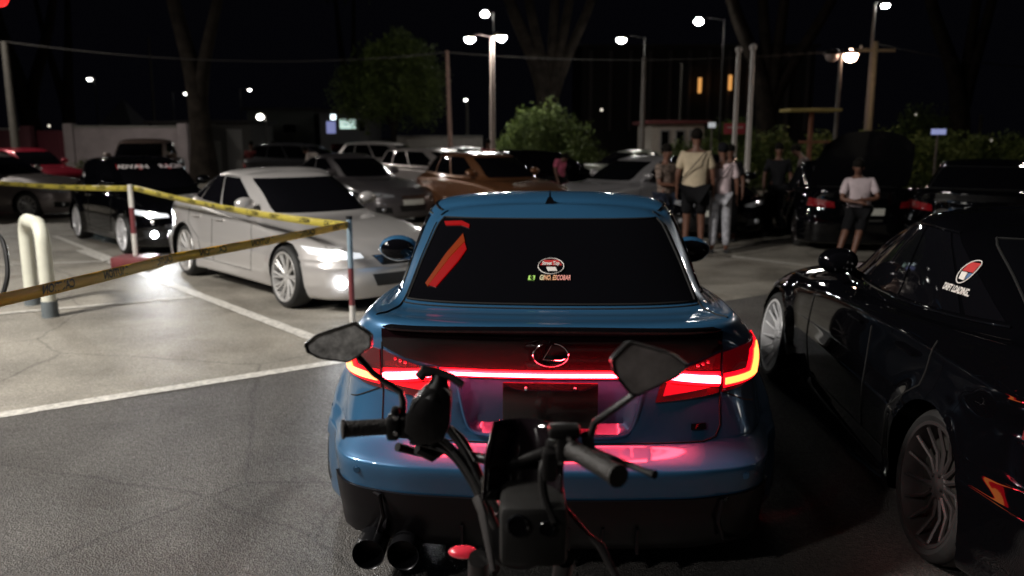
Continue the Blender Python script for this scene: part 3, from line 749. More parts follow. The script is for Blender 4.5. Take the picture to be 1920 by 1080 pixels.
v = MB(); v.tube([rr_(.004+.062*math.cos(a), 1.222+.030*math.sin(a), .010) for a in np.linspace(0, 2*math.pi, 33)], .0022, 5)
ov = v.build('window_sticker', W1, bc)
drape(rr_, [(-.050, 1.226), (.058, 1.226)], [(-.03, 1.246), (.038, 1.246)], 8, 2, .0092).build('sticker_field', RD, ov)
tdrape(rr_, 'Street Top', .019, .002, 1.232, .0112, shear=.2, bold=.0005).build('sticker_text', W1, ov, False)
drape(rr_, [(-.008, 1.204), (.034, 1.204)], [(-.018, 1.219), (.026, 1.219)], 4, 2, .0095).build('sticker_car', W1, ov)

# ------------------------------------------------------------------ black saloon on the right
BLK = mat('black_paint', (.0016, .0016, .0022), .3, 0, 1, spec=0)
fw, rw_ = gr(1465, 712), gr(1752, 1032)
hd = Vector((fw.x-rw_.x, fw.y-rw_.y, 0)).normalized(); rzk = math.atan2(-hd.x, hd.y)
n = Vector((hd.y, -hd.x, 0)); cen = (fw+rw_)/2+n*.86-hd*.04
kc, KB, kbv, _ = car('black_saloon_car', 'glossy black lowered saloon car with thin-spoked pale wheels, beside the blue car', 'sedan', (cen.x, cen.y, 0), rzk, (0, 0, 0), BLK, 'white_15_d', wheel2='dark_15_d', L=4.61, W=1.84, H=1.47,  # pale front and dark rear wheels: uneven light put into the alloy colour
    r=.335, rimr=.265, hi=True, step=1, trim=GLOSSBLK, camber=R(-6), flare=.035, wx=.83, group='cars parked at the night meet', pw=.245)
lf = caster(kbv, 'left')
sk = MB(); sk.tube([(-.93, -.86, .16), (-.955, -.5, .14), (-.955, .7, .14), (-.985, .93, .16)], .022, 6, flat=.6)
sk.add([(-.90, .82, .30), (-1.0, 1.0, .30), (-1.0, 1.0, .13), (-.90, .82, .13), (-.88, .82, .30), (-.88, 1.0, .30)], [(0, 1, 2, 3), (0, 4, 5, 1)])
sk.build('side_skirt', GLOSSBLK, kc)
py0 = KB.ev(4.7, 10.8); cy, cz = KB.ev(-4.78, 10.95).y, KB.ev(-4.78, 10.95).z
v = MB(); v.tube([p for p in [lf(cy+.045*math.cos(a)-.012*math.sin(a), cz+.052*math.sin(a), .010) for a in np.linspace(0, 2*math.pi, 29)] if p], .003, 5)
ov = v.build('window_sticker', W1, kc)
drape(lf, [(cy+.036, cz+.002), (cy-.036, cz+.002)], [(cy+.024, cz+.042), (cy-.034, cz+.042)], 6, 3, .009).build('sticker_field', RD, ov)
drape(lf, [(cy+.030, cz-.034), (cy-.008, cz-.036)], [(cy+.036, cz-.002), (cy-.004, cz-.002)], 4, 2, .009).build('sticker_car', W1, ov)
drape(lf, [(cy-.012, cz-.030), (cy-.024, cz-.024)], [(cy-.012, cz-.002), (cy-.038, cz-.002)], 3, 2, .009).build('sticker_field', mat('sticker_blue', (.08, .15, .3), .5), ov)
tdrape(lf, 'DRIFT LOADING...', .042, cy+.01, cz-.082, .010, shear=.35, bold=.0016, flip=-1, rot=0, xs=.62).build('window_sticker', W1, kc, False)

# ------------------------------------------------------------------ other cars
def heading(front, rear):
    d = front-rear; return math.atan2(-d.x, d.y)
def place(front_wheel, rear_wheel, side, W=1.82):
    """side: +1 when the wheels seen are those on the car's right"""
    d = Vector((front_wheel.x-rear_wheel.x, front_wheel.y-rear_wheel.y, 0)).normalized()
    n = Vector((d.y, -d.x, 0)); c = (front_wheel+rear_wheel)/2-n*side*(W/2-.08); return (c.x, c.y, 0), math.atan2(-d.x, d.y)
G_ = 'cars parked at the night meet'
sf, sr = gr(550, 574), gr(365, 514)
loc, rz = place(sf, sr, 1)
SIL = paint('silver_paint', (.54, .52, .51), .45, .28)
sc_, SB, sbv, _ = car('silver_saloon_car', 'silver saloon car with lit headlights behind the striped barrier tape', 'sedan', loc, rz, (0, 0, 0), SIL, 'silver_10', L=4.75, W=1.82, H=1.43, r=.34, rimr=.262, hi=True, step=1, lights=330, group=G_, camber=R(-3), wx=.83, plate=False)
loc, rz = place(gr(238, 474), gr(157, 447), 1)
wg, WB, wbv, _ = car('black_wagon_car', 'black estate car with a red and white lettered windscreen banner and lit headlights', 'wagon', loc, rz, (0, 0, 0), BLK, 'white_15', L=4.4, W=1.74, H=1.47, r=.32, rimr=.25, lights=170, group=G_, wx=.80, step=1)
# windscreen banner
UM = 4+SIDE+1; UF = UM+4
def banner(B, root, s, v0=11.35, v1=11.86):
    M = UF
    def f(a, b, off=.006): return B.ev(M-a if a >= 0 else M-a, v0+(v1-v0)*b, off)
    def g(x, y, off=.009):     # x metres across (+ = towards the car's left seen from the front)
        wtop = B.ev(UM+.8, 11.6).x; return B.ev(M+x/wtop*3.3, v0+(v1-v0)*(y+.5), off)
    return g
g = banner(WB, wg, '')
for s_, x, mt in (('ADVAN', -.30, mat('banner_white', (.75, .70, .70), .5)), ('RACING', .30, mat('banner_pale', (.70, .62, .64), .5))):
    vv, ff = text_geo(s_, 1., 0, .03); mb = MB()
    xs = .46/max(max(p[0] for p in vv)-min(p[0] for p in vv), .1)
    mb.add([g(x+p[0]*xs, p[1]*1.0, .009) for p in vv], ff); mb.build('windscreen_banner', mt, wg, False)
bmb = MB(); bmb.add([g(a, b, .0065) for a, b in ((-.56, -.5), (-.2, -.5), (.2, -.5), (.56, -.5), (.56, .5), (.2, .5), (-.2, .5), (-.56, .5))], [(0, 1, 6, 7), (1, 2, 5, 6), (2, 3, 4, 5)]); bmb.build('windscreen_banner', mat('banner_red', (.35, .02, .03), .5), wg, False)
gf = gr(65, 411); ang = R(-100)
def simple(label, kind, x, y, hdg, col, **k):
    """hdg: compass of the nose, degrees, 0 = away from camera, 90 = right, 180 = towards"""
    k.setdefault('detail', False); k.setdefault('group', G_)
    return car('parked_car', label, kind, (x, y, 0), R(-hdg), col, **k)
simple('grey saloon car cut by the left edge behind the white hoop barrier', 'sedan', gf.x-1.25, gf.y+.95, 100, (.20, .17, .165), L=4.5, H=1.46, wheel='silver_10', r=.31, rimr=.215, step=2, lights=0, detail=True)
simple('red hatchback at the far left behind the grey saloon', 'hatch', -14.6, 25.5, 120, (.28, .012, .03), L=3.9, H=1.48)
simple('brown sport utility vehicle behind the black estate car', 'suv', -10.6, 24, 165, (.16, .11, .09), L=4.5, H=1.75, W=1.85, lights=20)
simple('dark grey saloon car behind the silver saloon', 'sedan', -3.6, 19.2, 138, (.10, .09, .095), L=4.6, H=1.44, detail=True)
simple('pale silver estate car behind the copper hatchback', 'wagon', -1.9, 23.2, 130, (.42, .38, .37), L=4.6, H=1.52)
simple('copper coloured hatchback just behind the blue roof', 'hatch', -.35, 17.8, 143, (.15, .062, .026), L=4.3, H=1.50, detail=True)
simple('white van-like car in the far row left of the pale estate', 'suv', -3.7, 27, 100, (.5, .47, .46), L=4.4, H=1.66)
simple('dark people carrier in the far row behind the person in white', 'suv', -6.6, 27.5, 95, (.05, .05, .055), L=4.5, H=1.62)
simple('black saloon with its boot to the green bush', 'wagon', .95, 21.5, 60, (.012, .012, .014), L=4.5, H=1.50)
simple('silver saloon car parked nose left beyond the blue roof', 'sedan', 2.55, 17.8, 235, (.30, .29, .30), L=4.6, H=1.42, detail=True, wheel='silver_10')
simple('white hatchback in the far row below the green bush', 'hatch', -1.0, 28, 80, (.45, .45, .45), L=4.2, H=1.5)
simple('pale car with a lit roof edge right of the green bush', 'sedan', 4.2, 25, 70, (.40, .42, .36), L=4.5, H=1.45)
simple('black hatchback behind the two men in pale shirts', 'sedan', 3.95, 17.0, 186, (.008, .009, .012), L=4.5, H=1.45, detail=True, wheel='dark_10', r=.33, rimr=.24)
ob, OB, obv, _ = simple('black saloon with its boot lid raised behind the seated man', 'sedan', 5.85, 15.3, 5, (.006, .006, .008), L=4.5, H=1.42, detail=True, wheel='dark_10')
# raised boot lid
m = MB(); g2 = []
for j in range(7):
    t = j/6
    for i in range(15):
        q = i/14*2-1; hw = .78-.10*t**2
        g2.append((q*hw, -1.62-.42*t-.06*(1-q*q)*t, 1.06+.70*t+.17*math.sin(t*1.6)-.22*t*abs(q)**3))
m.add(g2, [(j*15+i, j*15+i+1, (j+1)*15+i+1, (j+1)*15+i) for j in range(6) for i in range(14)])
m.add([(x, y+.05, z-.03) for x, y, z in g2], [(j*15+i, j*15+i+1, (j+1)*15+i+1, (j+1)*15+i) for j in range(6) for i in range(14)])
bl = m.build('boot_lid', paint('paint_black2', (.006, .006, .008)), ob)
MB().tube([(x, -1.60, 1.19+.05*(1-(x/.62)**2)) for x in np.linspace(-.62, .62, 15)], .022, 6).build('boot_light', mat('boot_trim', (.5, .5, .5), .3, emit=(1, .95, .85), es=.12), ob)
simple('black saloon with a shining roof rail right of the seated man', 'sedan', 8.0, 13.9, 36, (.008, .008, .010), L=4.6, H=1.46, detail=True, trim=CHROME, wheel='dark_10')
simple('black saloon at the right edge behind the lowered black saloon', 'sedan', 9.6, 10.6, 30, (.008, .008, .009), L=4.6, H=1.45, detail=True, trim=GLOSSBLK, wheel='dark_10')

# ------------------------------------------------------------------ barrier: posts and tape
WP = mat('white_pvc', (.62, .60, .56), .5, noise=.12, nscale=6); MR = mat('maroon_paint', (.16, .03, .035), .55, noise=.2); BP = mat('blue_grey_band', (.22, .30, .36), .5, noise=.15)
p2 = gr(662, 622); t2 = at(660, 405, p2.y)
ps = empty('barrier_post', (p2.x, p2.y, 0), 0, 'slim banded barrier post in front of the silver car, both tapes tied to it', 'post', 'posts holding the barrier tape')
h2 = t2.z
for z0, z1, m_, rr in ((0, .26, WP, .027), (.26, .62, MR, .0272), (.62, h2-.03, BP, .027), (h2-.03, h2, BLACKPL, .031)):
    MB().lathe([(0, z0), (rr, z0), (rr, z1), (0, z1)], 16).build('band', m_, ps)
MB().lathe([(0, .0), (.15, .0), (.15, .02), (.04, .05), (0, .05)], 20).build('base', BLACKPL, ps)
p1 = gr(256, 500); t1 = at(255, 346, p1.y)
ps = empty('barrier_post', (p1.x, p1.y, 0), 0, 'white and maroon barrier post on a maroon block before the black estate car', 'post', 'posts holding the barrier tape')
h1 = t1.z
for z0, z1, m_, rr in ((.15, .48, WP, .035), (.48, .85, MR, .0352), (.85, h1, WP, .035)):
    MB().lathe([(0, z0), (rr, z0), (rr, z1), (0, z1)], 16).build('band', m_, ps)
MB().box(-.28, .28, -.2, .2, 0, .16, .02).build('base', MR, ps)
p0 = Vector((-11.5, 14.5, 0)); t0 = at(-60, 337, 14.5)
ps = empty('barrier_post', (t0.x, 14.5, 0), 0, 'barrier post outside the left edge holding the yellow tape', 'post', 'posts holding the barrier tape'); MB().tube([(0, 0, 0), (0, 0, t0.z+.05)], .03, 10).build('pole', WP, ps)
def tape(label, P, width, m, mt, words, sag=.04, twist=0., size=.05, gap=.5, mirror=False, offs=0.2, zt=0, w_end=None):
    P = [Vector(p) for p in P]; pts = []
    for a, b in zip(P[:-1], P[1:]):
        L_ = (b-a).length; k = max(8, int(L_/.12))
        for i in range(k):
            t = i/k; p = a.lerp(b, t); p.z -= sag*4*t*(1-t)*L_/4; pts.append(p)
    pts.append(P[-1]); S_ = [0]
    for a, b in zip(pts[:-1], pts[1:]): S_.append(S_[-1]+(b-a).length)
    tot = S_[-1]
    def fr(s):
        s = min(max(s, 0), tot-1e-4); i = max(0, min(len(pts)-2, int(np.searchsorted(S_, s)-1))); t = (s-S_[i])/(S_[i+1]-S_[i])
        p = pts[i].lerp(pts[i+1], t); d = (pts[i+1]-pts[i]).normalized(); sd = d.cross(Vector((0, 0, 1))).normalized(); up = sd.cross(d)
        a = .22*math.sin(s*1.1+zt)+.07*math.sin(s*4.3)+twist*s/tot
        return p, d, up*math.cos(a)+sd*math.sin(a), sd*math.cos(a)-up*math.sin(a)
    mb = MB(); n_ = int(tot/.05); v = []; ww = lambda s: width*((1-s/tot)+s/tot*(w_end or 1.))
    for i in range(n_+1):
        p, d, u, nn = fr(tot*i/n_); wv = ww(tot*i/n_)
        for q in (-.5, 0, .5): v.append(p+u*wv*q+nn*(.004*math.sin(i*.9) if q == 0 else 0))
    v += [q+Vector((0, 0, 0)) for q in v]; N = 3*(n_+1)
    mb.add(v[:N], [(3*i+k, 3*i+k+1, 3*i+k+4, 3*i+k+3) for i in range(n_) for k in (0, 1)])
    me = mesh('barrier_tape', mb.v, mb.f, True); o = link('barrier_tape', me, m); tag(o, label, 'barrier tape')
    so = o.modifiers.new('s', 'SOLIDIFY'); so.thickness = .0008
    s = offs; tv, tf = text_geo(words, size, 0, .0015); hw = max(a[0] for a in tv); tm = MB()
    while s+hw < tot:
        vv = []
        for x, y in tv:
            p, d, u, nn = fr(s+(x if not mirror else -x)); vv.append(p+u*y*(ww(s)/width)+nn*.0025)
        link('lettering', mesh('lettering', vv, tf), mt, o)
        s += 2*hw+gap
    return o
INK = mat('tape_ink', (.01, .01, .01), .5)
YEL = mat('yellow_tape', (.52, .43, .07), .4, noise=.12, nscale=3); ORG = mat('orange_tape', (.99, .52, .03), .4, noise=.12, nscale=3)
for m_ in (YEL, ORG): m_.node_tree.nodes['Principled BSDF'].inputs['Transmission Weight'].default_value = .3
tape('long yellow barrier tape running from the left edge to the banded post', [t0, at(255, 353, p1.y), at(655, 424, p2.y)], .075, YEL, INK, 'CAUTION', .035, size=.062, gap=.28)
pe = at(-90, 583, 3.45)
tape('orange barrier tape rising from the lower left to the banded post', [pe, at(330, 483, 5.6), at(655, 421, p2.y)], .066, ORG, INK, 'CAUTION', .012, size=.064, gap=.30, offs=.78, zt=2.2, mirror=True)

# hoop barrier
hf, hb_ = gr(95, 594), gr(62, 571); hdir = Vector((hb_.x-hf.x, hb_.y-hf.y, 0)); hl_ = hdir.length
ho = empty('hoop_barrier', (hf.x, hf.y, 0), math.atan2(hdir.y, hdir.x), 'white steel hoop barrier with grey feet on the pale paving at the left', 'barrier')
ht = at(75, 416, (hf.y+hb_.y)/2).z; rr = .2
pts = [(0, 0, .13), (0, 0, ht-rr)]+[(rr-rr*math.cos(a), 0, ht-rr+rr*math.sin(a)) for a in np.linspace(.2, math.pi/2, 7)]+[(hl_-rr+rr*math.sin(a), 0, ht-rr+rr*math.cos(a)) for a in np.linspace(0, math.pi/2, 7)]+[(hl_, 0, .13)]
MB().tube(pts, .072, 18).build('hoop', mat('cream_white_paint', (.66, .66, .56), .45, noise=.10, nscale=5), ho)
for x in (0, hl_): MB().lathe([(0, 0), (.082, 0), (.078, .17), (0, .17)], 18, 'z', (x, 0, 0)).build('foot', mat('grey_foot', (.12, .14, .15), .6, noise=.2), ho)
cb = MB(); a0, a1, a2 = at(-12, 435, 5.2), at(14, 500, 5.0), at(2, 560, 4.9)
pp = hermite(np.array([tuple(at(-60, 425, 5.4)), tuple(a0), tuple(at(6, 455, 5.1)), tuple(a1), tuple(at(13, 525, 4.95)), tuple(a2), tuple(at(-40, 640, 4.8))]), 6)
tag(MB().tube([tuple(p) for p in pp], .014, 8).build('hose', BLACKPL), 'black rubber hose hanging at the left edge before the hoop barrier', 'hose')

# ------------------------------------------------------------------ people
def skin_mesh(verts, edges, radii, name, m, parent, sub=1):
    me = bpy.data.meshes.new(name); me.from_pydata(verts, edges, []); me.update()
    o = bpy.data.objects.new('tmp', me); C.objects.link(o)
    md = o.modifiers.new('k', 'SKIN'); md.use_smooth_shade = True
    for i, r_ in enumerate(radii):
        me.skin_vertices[0].data[i].radius = (r_ if isinstance(r_, tuple) else (r_, r_))
    me.skin_vertices[0].data[0].use_root = True
    s2 = o.modifiers.new('s', 'SUBSURF'); s2.levels = sub; s2.render_levels = sub
    dg = bpy.context.evaluated_depsgraph_get(); me2 = bpy.data.meshes.new_from_object(o.evaluated_get(dg)); me2.name = name
    bpy.data.objects.remove(o); bpy.data.meshes.remove(me); me2.materials.clear()
    me2.polygons.foreach_set('use_smooth', [True]*len(me2.polygons))
    return link(name, me2, m, parent)
def person(loc, face, h, label, shirt, legs, shorts=False, pose=None, hair=True, bag=None, girth=1., sleeve=.55, cap=None, group='people at the car meet', skin=None, hairm=None):
    """face: compass heading, degrees, 0 = looking away from the camera, 90 = to the right"""
    skin = skin or SKIN
    root = empty('person', loc, R(-face), label, 'person', group); k = h/1.75
    J = dict(pel=(0, 0, .95), sp=(0, .01, 1.12), ch=(0, 0, 1.32), nk=(0, -.005, 1.47), nk2=(0, .01, 1.53), hd=(0, .02, 1.60), hd2=(0, .015, 1.69),
             shL=(-.17, 0, 1.40), elL=(-.24, -.02, 1.13), wrL=(-.25, .06, .89), shR=(.17, 0, 1.40), elR=(.24, -.02, 1.13), wrR=(.25, .06, .89),
             hpL=(-.09, 0, .90), knL=(-.10, .02, .50), anL=(-.11, -.01, .09), toL=(-.13, .13, .04), hpR=(.09, 0, .90), knR=(.10, .02, .50), anR=(.11, -.01, .09), toR=(.13, .13, .04))
    if pose: J.update(pose)
    J = {a: Vector(b)*k for a, b in J.items()}; g = girth
    names = ['pel', 'sp', 'ch', 'nk', 'nk2', 'hd', 'hd2', 'shL', 'elL', 'wrL', 'shR', 'elR', 'wrR', 'hpL', 'knL', 'anL', 'toL', 'hpR', 'knR', 'anR', 'toR']
    rad = dict(pel=(.13*g, .10*g), sp=(.12*g, .09*g), ch=(.14*g, .10*g), nk=.052, nk2=.05, hd=(.072, .085), hd2=(.068, .08), shL=.055, elL=.040, wrL=.026, shR=.055, elR=.040, wrR=.026,
               hpL=.085, knL=.058, anL=.036, toL=.032, hpR=.085, knR=.058, anR=.036, toR=.032)
    E_ = [('pel', 'sp'), ('sp', 'ch'), ('ch', 'nk'), ('nk', 'nk2'), ('nk2', 'hd'), ('hd', 'hd2'), ('ch', 'shL'), ('shL', 'elL'), ('elL', 'wrL'), ('ch', 'shR'), ('shR', 'elR'), ('elR', 'wrR'),
          ('pel', 'hpL'), ('hpL', 'knL'), ('knL', 'anL'), ('anL', 'toL'), ('pel', 'hpR'), ('hpR', 'knR'), ('knR', 'anR'), ('anR', 'toR')]
    V = [J[a] for a in names]; Rr = [tuple(x*k for x in rad[a]) if isinstance(rad[a], tuple) else rad[a]*k for a in names]; idx = {a: i for i, a in enumerate(names)}
    E2 = [(idx[a], idx[b]) for a, b in E_]
    for s_ in ('L', 'R'):      # palm and five fingers
        wv = J['wr'+s_]; d = (wv-J['el'+s_]).normalized(); sd = d.cross(Vector((0, 1, 0)) if abs(d.y) < .8 else Vector((1, 0, 0))).normalized(); nn = d.cross(sd)
        V.append(wv+d*.06*k); Rr.append((.030*k, .018*k)); pi = len(V)-1; E2.append((idx['wr'+s_], pi))
        for q, ln in ((-.024, .055), (-.008, .065), (.008, .06), (.024, .048)):
            V.append(wv+d*(.085*k)+nn*q*k); Rr.append(.009*k); E2.append((pi, len(V)-1))
            V.append(wv+d*(.085+ln*.8)*k+nn*q*k+sd*.02*k); Rr.append(.007*k); E2.append((len(V)-2, len(V)-1))
        V.append(wv+d*.075*k-nn*.045*k); Rr.append(.009*k); E2.append((pi, len(V)-1))
    body = skin_mesh([tuple(p) for p in V], E2, Rr, 'body', skin, root)
    def chain(nm, ks, es, rs, m_):
        return skin_mesh([tuple(J[a] if isinstance(a, str) else a) for a in ks], es, [tuple(x*k for x in r_) if isinstance(r_, tuple) else r_*k for r_ in rs], nm, m_, root)
    eL = J['shL'].lerp(J['elL'], sleeve+.25); eR = J['shR'].lerp(J['elR'], sleeve+.25)
    lowp = J['pel']+Vector((0, 0, -.05*k))
    chain('shirt', [lowp, 'pel', 'sp', 'ch', J['ch'].lerp(J['nk'], .55), 'shL', eL, 'shR', eR], [(0, 1), (1, 2), (2, 3), (3, 4), (3, 5), (5, 6), (3, 7), (7, 8)],
          [(.165*g, .125*g), (.16*g, .122*g), (.15*g, .115*g), (.165*g, .12*g), (.09, .08), .078, .068, .078, .068], shirt)
    if shorts:
        kl, kr = J['hpL'].lerp(J['knL'], .88), J['hpR'].lerp(J['knR'], .88)
        chain('shorts', ['pel', 'hpL', kl, 'hpR', kr], [(0, 1), (1, 2), (0, 3), (3, 4)], [(.15*g, .118*g), .105, .092, .105, .092], legs)
    else:
        al, ar = J['knL'].lerp(J['anL'], .93), J['knR'].lerp(J['anR'], .93)
        chain('trousers', ['pel', 'hpL', 'knL', al, 'hpR', 'knR', ar], [(0, 1), (1, 2), (2, 3), (0, 4), (4, 5), (5, 6)], [(.145*g, .115*g), .10, .075, .062, .10, .075, .062], legs)
    hc = J['hd'].lerp(J['hd2'], .75)+Vector((0, -.012*k, .012*k))
    MB().sphere(hc, 1, 14, 9, (.083*k, .098*k, .088*k)).build('hair', cap or hairm or HAIR, root)
    hm = J['hd']
    MB().sphere(hm+Vector((0, .088*k, .012*k)), .013*k, 8, 6, (.8, 1, 1.5)).build('nose', skin, root)
    for s_ in (-1, 1): MB().sphere(hm+Vector((s_*.076*k, .01*k, .015*k)), .02*k, 8, 6, (.4, .8, 1.2)).build('ear', skin, root)
    sh = MB()
    for s_ in ('L', 'R'): a, b = J['an'+s_], J['to'+s_]; sh.tube([a+Vector((0, -.06*k, -.045*k)), a.lerp(b, .5)+Vector((0, 0, -.02*k)), b+Vector((0, .06*k, -.005*k))], [.04*k, .045*k, .035*k], 8, flat=.8)
    sh.build('shoes', RUBBER, root)
    if bag:
        MB().tube([J['shR']+Vector((-.04, -.10, .04))*k, J['ch']+Vector((.02, -.16*g, -.02))*k, J['sp']+Vector((-.14*g, -.10*g, -.05))*k, J['sp']+Vector((-.17*g, .02, -.06))*k], .012, 6, flat=.5).build('bag_strap', bag, root)
    return root
CL = lambda n_, c, **kk: mat('cloth_'+n_, c, .9, spec=.1, noise=kk.get('noise', .15), nscale=kk.get('ns', 6), bump=.4, bscale=25)
armsx = dict(elL=(-.20, .05, 1.12), wrL=(.02, .22, 1.14), elR=(.20, .05, 1.12), wrR=(-.02, .24, 1.10))
g1 = gr(1298, 478)
person(g1, 15, 1.96, 'tall heavy man in a tan T-shirt and black shorts seen from behind', CL('tan', (.46, .38, .27)), CL('black', (.008, .008, .009)), True, bag=CL('black', (.008, .008, .009)), girth=1.28)
person(gr(1347, 476), 10, 1.74, 'slim man in a pale pink shirt and grey trousers with a crossbody strap', CL('pink', (.62, .50, .52)), CL('greyjean', (.34, .34, .37), noise=.5, ns=18), bag=CL('black', (.008, .008, .009)), cap=mat('dark_cap', (.008, .008, .01), .9, spec=.1), girth=1.02)
person(gr(1243, 472), 140, 1.72, 'person in a floral shirt and dark jeans left of the tall man in tan', CL('floral', (.16, .12, .10), noise=.95, ns=22), CL('navy', (.02, .025, .04)), pose=armsx)
person(gr(1362, 452), 200, 1.70, 'man dressed in black half hidden behind the man in the pink shirt', CL('blacktee', (.012, .012, .014)), CL('black', (.008, .008, .009)))
person(gr(1452, 440), 190, 1.72, 'man in a black top beside the black car, left of the grey brown one', CL('blacktee', (.012, .012, .014)), CL('black', (.008, .008, .009)))
person(gr(1500, 436), 300, 1.74, 'man in a grey brown T-shirt leaning forward behind the black car', CL('brown', (.10, .08, .075)), CL('black', (.008, .008, .009)), pose=dict(hd=(0, .16, 1.55), hd2=(0, .19, 1.63), nk2=(0, .10, 1.50), nk=(0, .05, 1.45), ch=(0, .03, 1.31)))
person((5.05, 12.0, 0), 195, 1.66, 'man in a white T-shirt with folded arms leaning before the open boot', CL('white', (.50, .42, .44)), CL('black', (.008, .008, .009)), True,
       pose=dict(pel=(0, -.12, .84), hpL=(-.09, -.10, .80), hpR=(.09, -.10, .80), sp=(.02, -.12, 1.00), ch=(.04, -.08, 1.20), shL=(-.15, -.08, 1.27), shR=(.21, -.06, 1.26), nk=(.05, -.06, 1.35), nk2=(.06, -.03, 1.41), hd=(.07, .03, 1.46), hd2=(.07, .04, 1.55),
                 elL=(-.24, .05, 1.02), wrL=(.02, .16, 1.00), elR=(.28, .06, 1.00), wrR=(.04, .20, .97), knL=(.02, .14, .44), anL=(.10, .20, .09), toL=(.08, .34, .04), knR=(.22, .12, .44), anR=(.32, .20, .09), toR=(.36, .33, .04)), girth=1.2)
person(gr(1540, 425), 180, 1.70, 'person in black standing behind the raised boot lid', CL('blacktee', (.012, .012, .014)), CL('black', (.008, .008, .009)))
person((-5.3, 22.2, 0), 290, 1.70, 'person in a white shirt bending beside the dark grey saloon', CL('white2', (.60, .52, .48)), CL('navy', (.02, .025, .04)), pose=dict(hd=(0, .20, 1.48), hd2=(0, .25, 1.55), nk2=(0, .14, 1.45), nk=(0, .09, 1.42), ch=(0, .06, 1.28)))
person((-8.4, 27, 0), 180, 1.68, 'person in a dark maroon top left of the person in white', CL('maroon', (.10, .02, .02)), CL('navy', (.02, .025, .04)))
person((-7.8, 27.4, 0), 160, 1.70, 'person in black next to the one in the maroon top', CL('blacktee', (.012, .012, .014)), CL('black', (.008, .008, .009)))
person((1.15, 20.0, 0), 120, 1.62, 'person in an orange and magenta shirt between the dark cars', CL('orangepink', (.45, .10, .16), noise=.6, ns=5), CL('black', (.008, .008, .009)), pose=dict(hd=(.0, .14, 1.42), hd2=(0, .17, 1.50), nk2=(0, .09, 1.37), nk=(0, .06, 1.33), ch=(0, .04, 1.22)))
person((-.75, 26.5, 0), 180, 1.75, 'person in a red top below the central lamp post', CL('red', (.38, .06, .05)), CL('black', (.008, .008, .009)))

# ------------------------------------------------------------------ trees, bushes
LEAF = [mat('leaf_green', (.085, .125, .022), .6), mat('leaf_light', (.14, .19, .04), .6), mat('leaf_dark', (.045, .070, .015), .7)]
BARK = mat('bark', (.020, .016, .013), .95, noise=.7, nscale=2.2, bump=1, bscale=7, spec=.1)
def crown(name, lobes, n, size, parent, seed=1, mats=LEAF):
    r_ = random.Random(seed); v = []; f = []; mi = []
    tot = sum(l[3]*l[4]*l[5] for l in lobes)
    for (cx, cy, cz, rx, ry, rz) in lobes:
        for _ in range(int(n*rx*ry*rz/tot)):
            while True:
                d = Vector((r_.gauss(0, 1), r_.gauss(0, 1), r_.gauss(0, 1)))
                if d.length > .01: break
            d.normalize(); q = r_.uniform(.55, 1.08)**.8
            q *= 1+.16*math.sin(d.x*7+cx*3)*math.sin(d.z*6+seed)+.12*math.sin(d.y*9+d.z*5)
            p = Vector((cx+d.x*rx*q, cy+d.y*ry*q, max(.05, cz+d.z*rz*q)))
            for _k in range(3):
                a = Vector((r_.uniform(-1, 1), r_.uniform(-1, 1), r_.uniform(-.6, .9))).normalized(); b = a.orthogonal().normalized(); b.rotate(Matrix.Rotation(r_.uniform(0, 6), 3, a)); s = size*r_.uniform(.6, 1.3)
                o = p+Vector((r_.uniform(-1, 1), r_.uniform(-1, 1), r_.uniform(-1, 1)))*size*.8
                i = len(v); v += [o, o+a*s*.5+b*s*.22, o+a*s, o+a*s*.5-b*s*.22]; f.append((i, i+1, i+2, i+3)); mi.append(r_.choice((0, 0, 1, 2)))
    me = mesh(name, v, f); o = link(name, me, mats, parent); me.polygons.foreach_set('material_index', mi); return o
def bush(px, ptop, d, wpx, label, n=2600, seed=1, cat='bush', size=.12, group='bushes along the edge of the car park', name='bush'):
    c = at(px, ptop, d); sc = d*math.cos(PITCH)/FPX; wd = wpx*sc; h = c.z
    root = empty(name, (c.x, d, 0), 0, label, cat, group)
    r_ = random.Random(seed); lb = []
    for k in range(7):
        x = (k/6-.5)*wd*.72; q = 1-(abs(k/6-.5)*2)**2*.45
        lb.append((x, r_.uniform(-.3, .3)*wd*.3, h*.5*q*r_.uniform(.9, 1.1), wd*.19, wd*.2, h*.5*q*r_.uniform(.85, 1.0)))
    crown('foliage', lb, n, size, root, seed)
    m = MB()
    for k in range(5): a = k*1.3; m.tube([(0.1*math.cos(a), .1*math.sin(a), 0), (.3*math.cos(a), .3*math.sin(a), h*.35), (.25*wd*math.cos(a), .2*wd*math.sin(a), h*.65)], [.04, .03, .012], 5)
    m.build('stem', BARK, root); return root
bush(1022, 196, 31, 215, 'large rounded green bush beside the central lamp post', 8000, 3)
bush(1085, 262, 30, 110, 'lower dark bush on the right flank of the large rounded bush', 1800, 5)
bush(1275, 262, 30, 100, 'dark green bush behind the tall man in tan', 2200, 8)
bush(1450, 238, 29, 140, 'bright green bush behind the men in black tops', 3600, 9)
bush(1370, 262, 30, 110, 'dark bush below the two white flagpoles', 1800, 10)
bush(1640, 238, 30, 150, 'green bush behind the raised boot lid', 3600, 11)
bush(1725, 255, 29, 110, 'leafy bush right of the one behind the raised boot lid', 2600, 12)
bush(1830, 248, 29, 150, 'wide green bush above the black saloon on the right', 3600, 13)
bush(1925, 270, 28, 120, 'dark bush at the right edge of the picture', 2200, 14)
bush(1745, 190, 42, 170, 'tall dark shrub far behind the bushes on the right', 2600, 15, size=.16)
bush(1380, 215, 44, 150, 'dim shrub behind the flagpoles', 2000, 16, size=.16)
bush(160, 296, 33, 60, 'low weeds by the foot of the pale boundary wall', 600, 17, size=.08)
